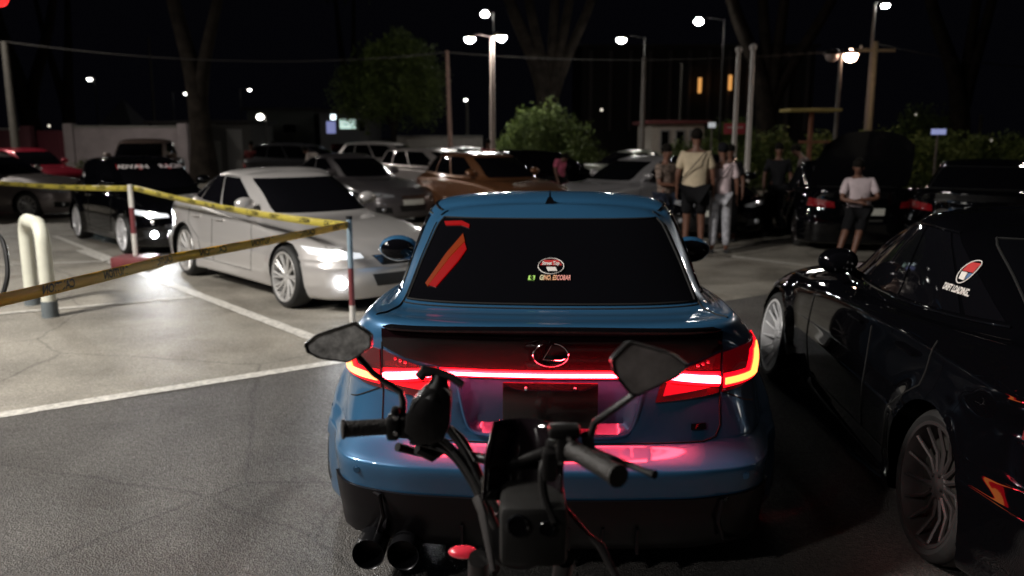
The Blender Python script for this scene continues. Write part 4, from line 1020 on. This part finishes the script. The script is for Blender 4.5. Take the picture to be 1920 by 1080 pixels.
def tree(base, stems, label, crownl=None, n=2400, seed=1, size=.2, group='trees around the car park'):
    """stems: lists of (dx, z, r) polylines, dx in metres from the base"""
    root = empty('tree', base, 0, label, 'tree', group); m = MB()
    for st_ in stems:
        pts = [Vector((a, (rnd.uniform(-.1, .1) if i else 0), z)) for i, (a, z, _) in enumerate(st_)]
        arr = hermite(np.array([tuple(p) for p in pts]), 5) if len(pts) > 2 else np.array([tuple(p) for p in pts])
        rs = np.interp(np.linspace(0, 1, len(arr)), np.linspace(0, 1, len(st_)), [x[2] for x in st_])
        m.tube([tuple(p) for p in arr], [float(x) for x in rs], 10)
    m.build('trunk', BARK, root)
    if crownl: crown('crown', crownl, n, size, root, seed)
    return root
b = at(735, 250, 42); tree((b.x, 42, 0), [[(0, 0, .2), (.1, 2, .15), (.3, 4.5, .08)], [(.1, 2, .1), (.9, 4.6, .05)], [(.1, 2, .1), (-.9, 4.6, .05)]], 'broad leafy tree left of the central lamp post, its right edge lit',
    [(.1, 0, 4.6, 2.1, 2, 2.0), (1.5, 0, 4.2, 1.2, 1.4, 1.9), (-1.3, 0, 4.0, 1.5, 1.5, 1.7), (.4, 0, 5.6, 1.5, 1.5, 1.1)], 7500, 21, .17)
def bigtree(px, d, label, spread, r0, seed):
    b = at(px, 250, d); H_ = 13
    sts = [[(0, 0, r0*1.35), (0, 1.5, r0), (spread[0]*.2, 4.2, r0*.75), (spread[0], 8, r0*.5), (spread[0]*1.6, H_, .1)]]
    for s_ in spread[1:]: sts.append([(0, 3.2, r0*.7), (s_*.25, 4.6, r0*.55), (s_, 8, r0*.4), (s_*1.7, H_, .08)])
    return tree((b.x, d, 0), sts, label, [(0, 0, H_+1, 4, 4, 2.4), (spread[0]*2, 0, H_, 3, 3, 2), (spread[-1]*2, 0, H_+.5, 3, 3, 2)], 1500, seed, .3)
bigtree(378, 34, 'big dark tree forking high up on the left', (-.9, 1.2), .46, 31)
bigtree(1030, 38, 'big dark tree with several pale-edged stems behind the rounded bush', (-1.9, -1.0, .2, .9, 1.9), .48, 32)
bigtree(1440, 40, 'big dark tree behind the white flagpoles', (-2.0, 2.6, .4, -.6), .55, 33)
bigtree(1800, 40, 'big dark tree at the right behind the utility pole', (-1.9, .9, .2), .5, 34)
bigtree(60, 48, 'dark tree at the far left behind the maroon gate', (-1.2, 1.6), .6, 35)
bigtree(130, 55, 'thin dark tree right of the maroon gate', (.5, -1.), .45, 36)
bigtree(660, 60, 'tall thin tree stem left of the broad leafy tree', (-.6, .3), .4, 37)

# ------------------------------------------------------------------ poles, wires
def pole(name, px, ytop, d, r_, label, cat, m_, group=None, finial=False, lean=0., cross=False):
    t = at(px, ytop, d); root = empty(name, (t.x+lean, d, 0), 0, label, cat, group)
    MB().tube([(0, 0, 0), (-lean, 0, t.z)], [r_*1.15, r_*.85], 12).build('shaft', m_, root)
    if finial: MB().sphere((-lean, 0, t.z+r_), r_*1.5, 12, 8).build('finial', m_, root)
    if cross: MB().box(-.7-lean, .7-lean, -.05, .05, t.z-.35, t.z-.25).build('crossarm', m_, root); MB().lathe([(0, .0), (.04, 0), (.05, .06), (.03, .12), (0, .12)], 8, 'z', (-.5-lean, 0, t.z-.25)).build('insulator', WP, root)
    return t
FW = mat('flagpole_white', (.75, .70, .68), .4)
pole('flagpole', 1385, 98, 27, .075, 'left one of the two white flagpoles', 'flagpole', FW, 'two white flagpoles', True, lean=0)
pole('flagpole', 1412, 94, 26.6, .08, 'right, slightly thicker one of the two white flagpoles', 'flagpole', FW, 'two white flagpoles', True)
w0 = pole('utility_pole', 8, 78, 30, .13, 'leaning utility pole at the far left edge', 'utility pole', CONCP, 'utility poles', cross=False)
w1 = pole('utility_pole', 838, 95, 34, .09, 'slim dark utility pole left of the central lamp post', 'utility pole', mat('dark_wood_pole', (.12, .07, .055), .8, noise=.3), 'utility poles', lean=.12)
w2 = pole('utility_pole', 1642, 78, 30, .11, 'pale concrete utility pole carrying wires on the right', 'utility pole', mat('pale_pole', (.20, .18, .12), .75, noise=.2), 'utility poles', cross=True)
pole('utility_pole', 1208, 108, 34, .10, 'plain grey pole right of the rounded bush', 'utility pole', POLE, 'utility poles')
pole('utility_pole', 278, 70, 48, .07, 'thin dark pole left of the big forked tree', 'utility pole', CONCP, 'utility poles')
pole('utility_pole', 1278, 120, 42, .06, 'thin dark pole above the bush behind the tall man', 'utility pole', CONCP, 'utility poles')
pole('utility_pole', 1840, 215, 40, .09, 'short pale pole among the bushes at the far right', 'utility pole', CONCP, 'utility poles')
wm = mat('wire', (.035, .032, .03), .8)
def wire(a, b, sag, label):
    m = MB(); m.tube([tuple(a.lerp(b, t)-Vector((0, 0, sag*4*t*(1-t)))) for t in np.linspace(0, 1, 24)], .022, 5); tag(m.build('overhead_wire', wm), label, 'wire', 'overhead wires')
wire(at(-200, 60, 30), w0, .2, 'short overhead wire leaving the left edge')
wire(w0, at(838, 98, 34), .5, 'long overhead wire from the left utility pole to the slim dark one')
wire(at(838, 98, 34), at(1642, 90, 30), .35, 'long overhead wire between the slim dark pole and the pale pole')
wire(at(1642, 82, 30), at(2100, 130, 36), .3, 'overhead wire leaving the pale pole to the right')
# twin lantern
tl_ = at(1577, 100, 28); root = empty('street_lamp', (tl_.x, 28, 0), 0, 'twin lantern post with one warm lit shade and one unlit shade', 'street lamp')
MB().tube([(0, 0, 0), (0, 0, tl_.z)], [.08, .05], 10).build('pole', POLE, root)
for px, mt in ((1560, mat('lantern_off', (.45, .38, .38), .35)), (1595, mat('lantern_lit', (.9, .8, .7), .4, emit=(1, .66, .48), es=70))):
    q = at(px, 106, 28); x = q.x-tl_.x
    a_ = MB().tube([(0, 0, tl_.z-.05), (x, 0, q.z+.22)], .025, 6).build('arm', POLE, root)
    MB().lathe([(0, .22), (.20, .20), (.27, .10), (.28, .06)], 16, 'z', (x, 0, q.z)).build('cap', BLACKPL, root)
    MB().sphere((x, 0, q.z+.03), .21, 16, 10, (1, 1, .95)).build('shade', mt, root)

# ------------------------------------------------------------------ buildings and walls
WALLM = mat('pale_wall', (.30, .26, .27), .85, noise=.2, nscale=1.2, bump=.2, bscale=20); WALL2 = mat('grey_wall', (.24, .235, .22), .85, noise=.2, nscale=1.)
def wall_run(x0, x1, y, h, label, m_, pillars=0, t=.2):
    root = empty('boundary_wall', ((x0+x1)/2, y, 0), 0, label, 'wall'); w_ = (x1-x0)/2
    MB().box(-w_, w_, -t/2, t/2, 0, h, .01).build('wall', m_, root); MB().box(-w_, w_, -t/2-.04, t/2+.04, h+.002, h+.08, .01).build('coping', WALL2, root)
    for k in range(pillars): x = -w_+2*w_*k/max(1, pillars-1); MB().box(x-.2, x+.2, -t/2-.12, t/2+.12, 0, h+.18, .02).build('pillar', m_, root)
    return root
X_ = lambda px, d: at(px, 250, d).x
wall_run(X_(132, 36), X_(345, 36), 36, 2.2, 'pale boundary wall left of the booth', WALLM, 2)
wall_run(X_(-120, 36), X_(52, 36), 36, 2.1, 'dark boundary wall at the left edge before the gate', mat('maroon_wall', (.10, .03, .04), .8, noise=.2), 2)
wall_run(X_(735, 46), X_(905, 46), 46, 1.8, 'long low white wall left of the central lamp post', mat('white_wall', (.42, .39, .36), .85, noise=.15), 0)
# gate
gt = empty('sliding_gate', (X_(90, 36.4), 36.4, 0), 0, 'maroon sliding gate in the boundary wall at the left', 'gate')
gw = (X_(125, 36)-X_(55, 36))/2; GM = mat('gate_maroon', (.13, .02, .035), .6)
fm = MB(); fm.box(-gw, gw, -.03, .03, .1, .18); fm.box(-gw, gw, -.03, .03, 2.0, 2.08); fm.box(-gw, -gw+.06, -.03, .03, .1, 2.08); fm.box(gw-.06, gw, -.03, .03, .1, 2.08); fm.build('gate_frame', GM, gt, False)
sl = mesh('panel', [(x, y, z) for z in (.185, 1.995) for y in (-.015, .015) for x in (-.07, .07)], [(0, 2, 3, 1), (4, 5, 7, 6), (0, 1, 5, 4), (2, 6, 7, 3), (0, 4, 6, 2), (1, 3, 7, 5)]); sl.materials.append(GM)
k = 0
while -gw+.15+k*.16 < gw-.1:
    o = bpy.data.objects.new('panel', sl); C.objects.link(o); o.parent = gt; o.location = (-gw+.15+k*.16, 0, 0); k += 1
def building(x0, x1, y, h, dep, label, m_, wins=(), roof='flat', rm=None, doors=(), cat='building'):
    root = empty('building', ((x0+x1)/2, y, 0), 0, label, cat); w_ = (x1-x0)/2
    MB().box(-w_, w_, 0, dep, 0, h).build('wall', m_, root, False)
    rm = rm or mat('roof_dark', (.05, .045, .045), .8)
    if roof == 'flat': MB().box(-w_-.25, w_+.25, -.3, dep+.25, h+.002, h+.16, .01).build('roof', rm, root)
    else:
        m = MB(); m.add([(-w_-.3, -.3, h), (w_+.3, -.3, h), (w_+.3, dep+.3, h), (-w_-.3, dep+.3, h), (0 if roof == 'pyr' else -w_*.6, dep/2, h+(1.7 if roof == 'pyr' else 1.1)), (0 if roof == 'pyr' else w_*.6, dep/2, h+(1.7 if roof == 'pyr' else 1.1))], [(0, 1, 5, 4), (2, 3, 4, 5), (3, 0, 4), (1, 2, 5), (3, 2, 1, 0)])
        m.build('roof', rm, root, False)
    for (wx_, wz_, ww, wh, em_) in wins:
        fo = MB(); a, b_, c, d_ = wx_-ww/2, wx_+ww/2, wz_-wh/2, wz_+wh/2
        fo.box(a-.06, b_+.06, -.05, .02, c-.06, c-.002); fo.box(a-.06, b_+.06, -.05, .02, d_+.002, d_+.06); fo.box(a-.06, a-.002, -.05, .02, c, d_); fo.box(b_+.002, b_+.06, -.05, .02, c, d_)
        wf = fo.build('window', mat('frame_grey', (.2, .2, .2), .6), root, False)
        MB().box(a, b_, -.02, .0, c, d_).build('pane', em_ or BLACKGLASS, wf, False)
    for (dx_, dw, dh, dm_) in doors: MB().box(dx_-dw/2, dx_+dw/2, -.06, -.002, 0, dh, .01).build('door', dm_, root)
    return root
GLW = mat('lit_window_cool', (.6, .8, .7), .4, emit=(.62, .85, .76), es=1.0); GLB = mat('lit_window_blue', (.5, .5, .9), .4, emit=(.45, .5, 1), es=.4); GLS = mat('lit_strip', (.8, .9, 1), .4, emit=(.8, .95, 1), es=3.)
def spx(px0, px1, d): return X_(px0, d), X_(px1, d)
a, b = spx(285, 350, 40); building(a, b, 40, 2.4, 3, 'small booth with a lit strip under its roof left of the big forked tree', WALL2, [(0, 1.2, .8, .8, None)], doors=[(-.6, .7, 1.9, WALL2)])
a, b = spx(355, 470, 44); bo = building(a, b, 44, 2.5, 4, 'low grey outbuilding with a pale door behind the big forked tree', mat('dim_wall', (.12, .115, .11), .9, noise=.2), [(-1.2, 1.4, .7, .7, None)], doors=[(.75, .8, 2.2, mat('pale_door', (.34, .33, .32), .7)), (-.2, .4, 1.6, WALL2)])
a, b = spx(465, 590, 52); building(a, b, 52, 3.4, 5, 'dark low building with lit windows left of the blue-lit house', mat('dim_wall2', (.14, .15, .14), .9, noise=.2), [(-1.2, 2.3, .9, .5, GLW), (-.9, 1.3, .6, .25, GLS), (.55, 2.3, .8, .5, None), (1.35, 1.1, .6, .25, GLS)])
a, b = spx(600, 690, 50); building(a, b, 50, 3.2, 5, 'two-storey house with a pale lit window and blue glow', mat('dim_wall3', (.18, .18, .19), .9, noise=.2), [(.25, 2.55, .95, .55, GLW), (-.75, 2.35, .55, .7, GLB), (-.6, 2.95, .3, .3, GLS), (1.1, 2.4, .35, .5, None), (-.2, 1.1, 1.2, .6, None)])
a, b = spx(195, 245, 46); building(a, b, 46, 2.2, 2, 'small hut with a pointed roof behind the pale boundary wall', WALL2, roof='pyr', rm=mat('roof_grey', (.10, .10, .11), .8))
a, b = spx(1222, 1320, 36); building(a, b, 36, 2.35, 4, 'white low building with a red roof edge behind the tall man', mat('cream_wall', (.42, .38, .34), .85, noise=.15), [(-.55, 1.7, .3, .7, None), (.1, 1.7, .3, .7, None), (.7, 1.7, .3, .7, None)], rm=mat('roof_red', (.13, .03, .03), .7))
# big dark hall with columns and two orange lights
a, b = spx(1090, 1520, 62); hb2 = building(a, b, 62, 8.2, 10, 'large dark hall with slim columns and two orange wall lights', mat('hall_wall', (.035, .03, .03), .9), roof='flat')
wd = (b-a)
for k in range(12):
    MB().box(-wd/2+.6+k*(wd-1.2)/11-.12, -wd/2+.6+k*(wd-1.2)/11+.12, -.5, -.2, 2.2, 7.9, .02).build('column', mat('hall_column', (.10, .085, .085), .8), hb2)
for px, py in ((1312, 160), (1369, 155)):
    q = at(px, py, 61.2); MB().lathe([(0, -.55), (.13, -.52), (.13, .52), (0, .55)], 12, 'z', (q.x-(a+b)/2, -.8, q.z)).build('wall_light', mat('orange_wall_light', (.8, .4, .1), .5, emit=(1, .45, .12), es=.75), hb2)
# shelter
q = at(1522, 208, 27); sh = empty('shelter', (q.x, 27, 0), 0, 'flat-roofed yellow shelter on a red post at the right', 'shelter')
MB().box(-.85, .75, -.6, .6, q.z-.03, q.z+.07, .02).build('roof', mat('shelter_yellow', (.45, .36, .12), .6, noise=.15), sh); MB().box(-.06, .06, -.06, .06, 0, q.z-.032, .01).build('post', mat('shelter_red', (.25, .10, .06), .6), sh)
MB().box(-.35, 1.1, -.03, .03, 1.62, 1.70, .01).build('rail', mat('shelter_red', (.25, .10, .06), .6), sh)
# signs
q = at(1378, 243, 28); sg_ = empty('sign_board', (q.x, 28, 0), 0, 'small red sign board under the white flagpoles', 'sign')
MB().box(-.36, .36, -.02, .02, q.z-.15, q.z+.2, .01).build('board', mat('sign_red', (.45, .05, .07), .5), sg_); MB().box(-.03, .03, .025, .07, 0, q.z+.15).build('post', POLE, sg_)
MB().box(-.26, .26, -.026, -.021, q.z+.05, q.z+.09).build('print', WP, sg_, False)
q = at(1760, 247, 27.5); sg_ = empty('sign_board', (q.x, 27.5, 0), 0, 'small blue and white lit sign among the bushes on the right', 'sign')
MB().box(-.24, .24, -.02, .02, q.z-.09, q.z+.09, .01).build('board', mat('sign_blue', (.3, .4, .8), .5, emit=(.45, .5, .9), es=.5), sg_); MB().box(-.03, .03, .025, .07, 0, q.z).build('post', POLE, sg_)
q = at(1335, 235, 29); sg_ = empty('floodlight', (q.x, 29, 0), 0, 'small white floodlight on a stake behind the man in pink', 'lamp')
MB().box(-.12, .12, -.05, .05, q.z-.08, q.z+.1, .02).build('head', mat('flood_head', (.6, .6, .6), .5, emit=(.9, .95, 1), es=.35), sg_); MB().tube([(0, 0, 0), (0, 0, q.z-.09)], .025, 8).build('stake', POLE, sg_)
# red lamp in the top left corner, hanging from the near lamp post side
q = at(-2, -4, 8.2); rl = empty('hanging_lamp', tuple(q), 0, 'glowing red lamp in the upper left corner', 'lamp')
MB().sphere((0, 0, 0), .085, 14, 10).build('globe', mat('red_globe', (.6, .02, .02), .4, emit=(1, .02, .02), es=1.6), rl)
MB().tube([(0, 0, .07), (0, 0, 1.2), (-1.2, 0, 1.5)], .02, 6).build('bracket', BLACKPL, rl)

# ------------------------------------------------------------------ motorcycle
mo = empty('motorcycle', (.0, 1.75, 0), 0, 'dark motorcycle in front of the blue car, its handlebar turned and mirrors raised', 'motorcycle')
def rel(p): return Vector(p)-Vector((0, 1.75, 0))
def ap(px, py, Y): return rel(at(px, py, Y))
MBL = mat('bike_black', (.005, .0045, .0045), .38, 0, .15, spec=.3, noise=.2, nscale=30, bump=.08, bscale=200); GRIP = mat('grip_rubber', (.014, .012, .011), .5, bump=.5, bscale=160)
DIRT = mat('dusty_mirror_glass', (.60, .58, .56), .45, .1, noise=.7, nscale=34)
le, li = ap(641, 805, 1.63), ap(728, 800, 1.66); re_, ri = ap(1160, 893, 1.32), ap(1075, 845, 1.45)
MB().tube([tuple(li), tuple(ap(790, 815, 1.68)), tuple(ap(850, 850, 1.70)), tuple(ap(960, 870, 1.62)), tuple(ap(1030, 845, 1.55)), tuple(ri)], .0115, 10).build('handlebar', MBL, mo)
def grip(a, b):
    n_ = 24; pts = [a.lerp(b, k/n_) for k in range(n_+1)]; r_ = [.0205 if k in (0, 1) else (.0205 if k == n_ else (.0172+(.0008 if k % 2 else 0))) for k in range(n_+1)]
    return MB().tube([tuple(p) for p in pts], r_, 18).build('grip', GRIP, mo)
grip(le, li); grip(re_, ri)
# switch clusters, clamps and levers
def blob(nm, px, py, Y, sx, sy, sz, m_=MBL, b=.008):
    c = ap(px, py, Y); return MB().box(c.x-sx, c.x+sx, c.y-sy, c.y+sy, c.z-sz, c.z+sz, b).build(nm, m_, mo)
blob('switch_cluster', 738, 800, 1.66, .014, .022, .026); blob('switch_cluster', 760, 798, 1.67, .012, .02, .024)
blob('clamp', 780, 806, 1.68, .018, .02, .02); blob('clamp', 742, 772, 1.67, .010, .012, .012)
blob('switch_cluster', 1062, 838, 1.47, .020, .022, .024); blob('master_cylinder', 1058, 808, 1.47, .030, .02, .012)
blob('clamp', 1040, 850, 1.5, .018, .02, .026); blob('throttle_housing', 1030, 870, 1.48, .014, .02, .03)
MB().tube([tuple(ap(1095, 838, 1.52)), tuple(ap(1130, 852, 1.50)), tuple(ap(1170, 868, 1.46)), tuple(ap(1210, 884, 1.42)), tuple(ap(1228, 890, 1.40))], [.008, .007, .006, .006, .0085], 8).build('brake_lever', MBL, mo)
MB().tube([tuple(ap(745, 838, 1.72)), tuple(ap(790, 850, 1.76)), tuple(ap(830, 838, 1.78))], [.010, .009, .010], 8).build('clutch_lever', MBL, mo)
# mirrors
def mirror(outl, Y, tilt, stem, glassm):
    n_ = len(outl); c2 = (sum(p[0] for p in outl)/n_, sum(p[1] for p in outl)/n_)
    rp = []
    for i in range(n_):       # rounded outline
        a, b_, c = outl[i-1], outl[i], outl[(i+1) % n_]
        for t in (0, .25, .5, .75):
            q0 = ((a[0]+b_[0])/2, (a[1]+b_[1])/2); q1 = ((b_[0]+c[0])/2, (b_[1]+c[1])/2); s_ = .34
            e0 = (b_[0]+(q0[0]-b_[0])*s_, b_[1]+(q0[1]-b_[1])*s_); e1 = (b_[0]+(q1[0]-b_[0])*s_, b_[1]+(q1[1]-b_[1])*s_)
            x = (1-t)**2*e0[0]+2*t*(1-t)*b_[0]+t*t*e1[0]; y = (1-t)**2*e0[1]+2*t*(1-t)*b_[1]+t*t*e1[1]; rp.append((x, y))
    def ring(s_, dy): return [tuple(ap(c2[0]+(x-c2[0])*s_, c2[1]+(y-c2[1])*s_, Y+(x-c2[0])*tilt)+Vector((0, dy, 0))) for x, y in rp]
    N = len(rp); m = MB(); rs = [ring(.93, -.002), ring(1.0, -.006), ring(1.03, .004), ring(.96, .022), ring(.6, .036), ring(.15, .04)]
    m.add([p for r_ in rs for p in r_], [(i*N+j, i*N+(j+1) % N, (i+1)*N+(j+1) % N, (i+1)*N+j) for i in range(len(rs)-1) for j in range(N)]+[tuple(range(5*N, 6*N))])
    h = m.build('mirror', MBL, mo)
    g = MB(); g.add(ring(.935, -.0005), [tuple(range(N))]); g.build('mirror_glass', glassm, h, False)
    MB().tube([tuple(p) for p in stem], .0085, 10, flat=.8).build('mirror_stem', MBL, h)
mirror([(571, 645), (592, 628), (665, 604), (698, 628), (697, 650), (655, 680), (600, 672), (576, 660)], 1.72, 0, [ap(665, 660, 1.75), ap(700, 700, 1.74), ap(752, 736, 1.71), ap(756, 755, 1.69), ap(754, 790, 1.675)], DIRT)
mirror([(1145, 672), (1178, 640), (1260, 662), (1290, 684), (1272, 706), (1195, 742), (1182, 740), (1150, 700)], 1.40, 0, [ap(1205, 728, 1.43), ap(1160, 760, 1.44), ap(1115, 792, 1.46), ap(1104, 830, 1.47)], mat('grimy_mirror_glass', (.26, .23, .22), .5, .1, noise=.5, nscale=14))
# phone holder / wind deflector shape by the left cluster
c = [(772, 752), (796, 728), (832, 724), (847, 742), (844, 796), (830, 830), (790, 836), (757, 812), (760, 785)]
m = MB(); N = len(c); f1 = [tuple(ap(x, y, 1.62)) for x, y in c]; f2 = [tuple(ap(x, y, 1.62)+Vector((0, .035, 0))) for x, y in c]; cc = ap(805, 775, 1.62)
def shr(p, s_, dy): return tuple(cc+(Vector(p)-cc)*s_+Vector((0, dy, 0)))
rs = [[shr(p, .86, -.004) for p in f1], [shr(p, .97, 0) for p in f1], [shr(p, 1., .01) for p in f1], [shr(p, .97, .035) for p in f1]]
m.add([p for r_ in rs for p in r_], [(i*N+j, i*N+(j+1) % N, (i+1)*N+(j+1) % N, (i+1)*N+j) for i in range(3) for j in range(N)]+[tuple(range(N)), tuple(range(3*N, 4*N))])
m.build('phone_holder', MBL, mo)
MB().tube([tuple(ap(815, 745, 1.64)), tuple(ap(824, 720, 1.64)), tuple(ap(826, 700, 1.64))], [.030, .022, .014], 10).build('holder_neck', MBL, mo)
MB().tube([tuple(ap(786, 708, 1.64)), tuple(ap(796, 696, 1.64)), tuple(ap(815, 698, 1.64)), tuple(ap(845, 706, 1.63)), tuple(ap(868, 722, 1.62))], [.012, .014, .012, .009, .008], 8).build('holder_arm', MBL, mo)
MB().tube([tuple(ap(783, 838, 1.70)), tuple(ap(810, 850, 1.71)), tuple(ap(832, 838, 1.72))], [.016, .020, .014], 8).build('lever_bracket', MBL, mo)
# cables
m = MB()
for k_, pth in enumerate(([(800, 812), (835, 830), (870, 870), (900, 920), (930, 990)], [(838, 800), (862, 832), (884, 868), (902, 905), (935, 960)], [(770, 828), (840, 850), (880, 900), (905, 950)])):
    a_ = hermite(np.array([tuple(ap(x, y, 1.70-.03*i)) for i, (x, y) in enumerate(pth)]), 6); MB().tube([tuple(p) for p in a_], .0085 if k_ < 2 else .006, 8).build('control_cable', MBL, mo)
a_ = hermite(np.array([tuple(ap(x, y, 1.52-.02*i)) for i, (x, y) in enumerate([(1030, 850), (1018, 880), (1020, 930), (1040, 980)])]), 6); MB().tube([tuple(p) for p in a_], .009, 8).build('control_cable', MBL, mo)
MB().tube([tuple(p) for p in hermite(np.array([tuple(ap(x, y, 1.70)) for x, y in [(845, 802), (868, 822), (888, 858), (905, 900)]]), 9)], .006, 6).build('braided_cable', BLACKPL, mo)
# fly screen, headlight shell, instrument body
scr = [(928, 792), (1040, 800), (1055, 835), (1050, 935), (905, 935), (912, 850)]
m = MB(); nx_ = 12
g3 = []
for j in range(9):
    t = j/8
    xl = np.interp(t, [0, .4, 1], [928, 912, 905]); xr = np.interp(t, [0, .3, 1], [1040, 1056, 1052]); yy = 790+t*148
    for i in range(nx_+1):
        q_ = i/nx_; p = ap(xl+(xr-xl)*q_, yy-8*math.sin(math.pi*q_)*(1-t)+4*q_*(1-t), 1.62+.05*math.sin(math.pi*q_)-.10*t); g3.append(tuple(p))
Wn = nx_+1
F3 = [(j*Wn+i, j*Wn+i+1, (j+1)*Wn+i+1, (j+1)*Wn+i) for j in range(8) for i in range(nx_)]
m.add(g3, F3); o = m.build('fly_screen', mat('smoked_screen', (.006, .004, .005), .10, 0, 1), mo); s2 = o.modifiers.new('s', 'SOLIDIFY'); s2.thickness = .004
c = ap(990, 985, 1.5); MB().box(c.x-.055, c.x+.075, c.y-.04, c.y+.10, c.z-.07, c.z+.055, .015).build('instrument_housing', mat('bike_grey', (.008, .0075, .007), .5, noise=.2), mo)
MB().tube([tuple(ap(896, 935, 1.55)), tuple(ap(905, 960, 1.52)), tuple(ap(925, 1070, 1.45))], [.012, .010, .006], 8).build('fork_shroud', mat('bike_silver', (.04, .036, .036), .4, .4), mo)
MB().tube([tuple(ap(1055, 945, 1.52)), tuple(ap(1100, 1000, 1.50)), tuple(ap(1125, 1022, 1.5)), tuple(ap(1160, 1090, 1.46))], [.004, .004, .009, .006], 8).build('fairing_edge', mat('bike_silver', (.04, .036, .036), .4, .4), mo)
c = ap(868, 1035, 1.75)
ind = MB().sphere(tuple(c), 1, 16, 10, (.034, .018, .014)).build('indicator', mat('indicator_lens', (.50, .03, .05), .25, 0, 1, emit=(1, .03, .06), es=.22), mo)
MB().tube([tuple(c+Vector((.02, 0, -.008))), tuple(ap(930, 1070, 1.7))], .014, 8).build('indicator_stalk', MBL, mo)
# front end below: fork, wheel, mudguard, tank
for sx_ in (-.09, .09): MB().tube([(sx_+.02, -.15, .98), (sx_, .12, .55), (sx_, .26, .30)], [.022, .024, .026], 10).build('fork_leg', MBL, mo)
t_ = MB().lathe([(.22, -.05), (.25, -.058), (.285, -.045), (.30, -.015), (.30, .015), (.285, .045), (.25, .058), (.22, .05)], 32, 'x', (0, .28, .30)).build('wheel', RUBBER, mo)
w_ = MB().lathe([(.225, -.03), (.205, -.02), (.205, .02), (.225, .03)], 32, 'x', (0, .28, .30))
for k in range(8): a = k*math.pi/4; w_.tube([(0, .28, .30), (0, .28+.21*math.cos(a), .30+.21*math.sin(a))], .01, 6)
w_.build('rim', DARKW, t_)
m = MB(); n_ = 12; vv = []
for k in range(n_+1):
    a = math.pi*(.15+.75*k/n_)
    for x in (-.075, -.05, 0, .05, .075): vv.append((x, .28+(.335-abs(x)*.6)*math.cos(a), .30+(.335-abs(x)*.6)*math.sin(a)))
m.add(vv, [(k*5+i, k*5+i+1, (k+1)*5+i+1, (k+1)*5+i) for k in range(n_) for i in range(4)]); m.build('mudguard', MBL, mo)
MB().sphere((.05, -.55, .82), 1, 20, 12, (.15, .28, .13)).build('fuel_tank', MBL, mo)
MB().box(-.08, .18, -1.35, -.78, .74, .84, .04).build('seat', MBL, mo)
MB().box(-.10, .16, -.8, -.25, .35, .70, .04).build('engine', mat('engine_metal', (.08, .08, .08), .5, .5), mo)
MB().lathe([(0, .0), (.07, .0), (.085, -.06), (.08, -.12), (0, -.13)], 20, 'y', (.02, .12, .95)).build('headlamp', BLACKPL, mo)
t2_ = MB().lathe([(.20, -.06), (.25, -.07), (.285, -.05), (.30, -.015), (.30, .015), (.285, .05), (.25, .07), (.20, .06)], 32, 'x', (.06, -1.10, .30)).build('wheel', RUBBER, mo)
MB().lathe([(.0, -.02), (.205, -.02), (.205, .02), (0, .02)], 32, 'x', (.06, -1.10, .30)).build('rim', DARKW, t2_)

c = ap(990, 985, 1.5)
for dx_, dz_, rr_q in ((-.02, .02, .020), (.035, .015, .014)):
    MB().lathe([(0, -.043), (rr_q*.85, -.043), (rr_q, -.046), (rr_q*1.12, -.044), (rr_q*1.15, -.036)], 20, 'y', (c.x+dx_, c.y, c.z+dz_)).build('gauge', GLOSSBLK, mo)
for px_, py_, Y_ in ((742, 783, 1.63), (742, 812, 1.63), (1046, 836, 1.46), (1050, 866, 1.46), (1066, 822, 1.44), (775, 800, 1.65)):
    q = ap(px_, py_, Y_); MB().lathe([(0, -.006), (.0045, -.006), (.006, -.003), (.006, .004)], 8, 'y', q).build('bolt', CHROME, mo)
MB().tube([tuple(ap(755, 800, 1.675)), tuple(ap(755, 786, 1.675))], .013, 10).build('mirror_clamp', MBL, mo)
MB().tube([tuple(ap(1104, 838, 1.475)), tuple(ap(1100, 815, 1.465))], .012, 10).build('mirror_clamp', MBL, mo)

for px_, py_, d_, lb_ in ((92, 236, 60, 'tiny white light above the maroon gate'), (1718, 214, 45, 'tiny warm light among the shrubs on the right'), (1857, 263, 40, 'small white light over the bushes at the far right'), (1128, 206, 58, 'faint small light right of the rounded bush')):
    q = at(px_, py_, d_); r0_ = empty('distant_lamp', (q.x, d_, 0), 0, lb_, 'lamp'); MB().tube([(0, 0, 0), (0, 0, q.z-.08)], .03, 6).build('post', DPOLE, r0_); MB().sphere((0, 0, q.z), .09, 10, 6).build('lens', mat('faint_lamp', (1, 1, 1), .4, emit=(1, .9, .75), es=1.2), r0_)
bush(1545, 246, 31, 120, 'bush between the shelter post and the raised boot lid', 2600, 41)
bush(1775, 240, 32, 130, 'pale green bush behind the small blue and white sign', 2800, 42)
bush(1900, 250, 32, 130, 'bush beside the short pale pole at the far right', 2600, 43)
bush(1320, 258, 32, 110, 'bush between the tall man and the flagpoles', 2400, 44)
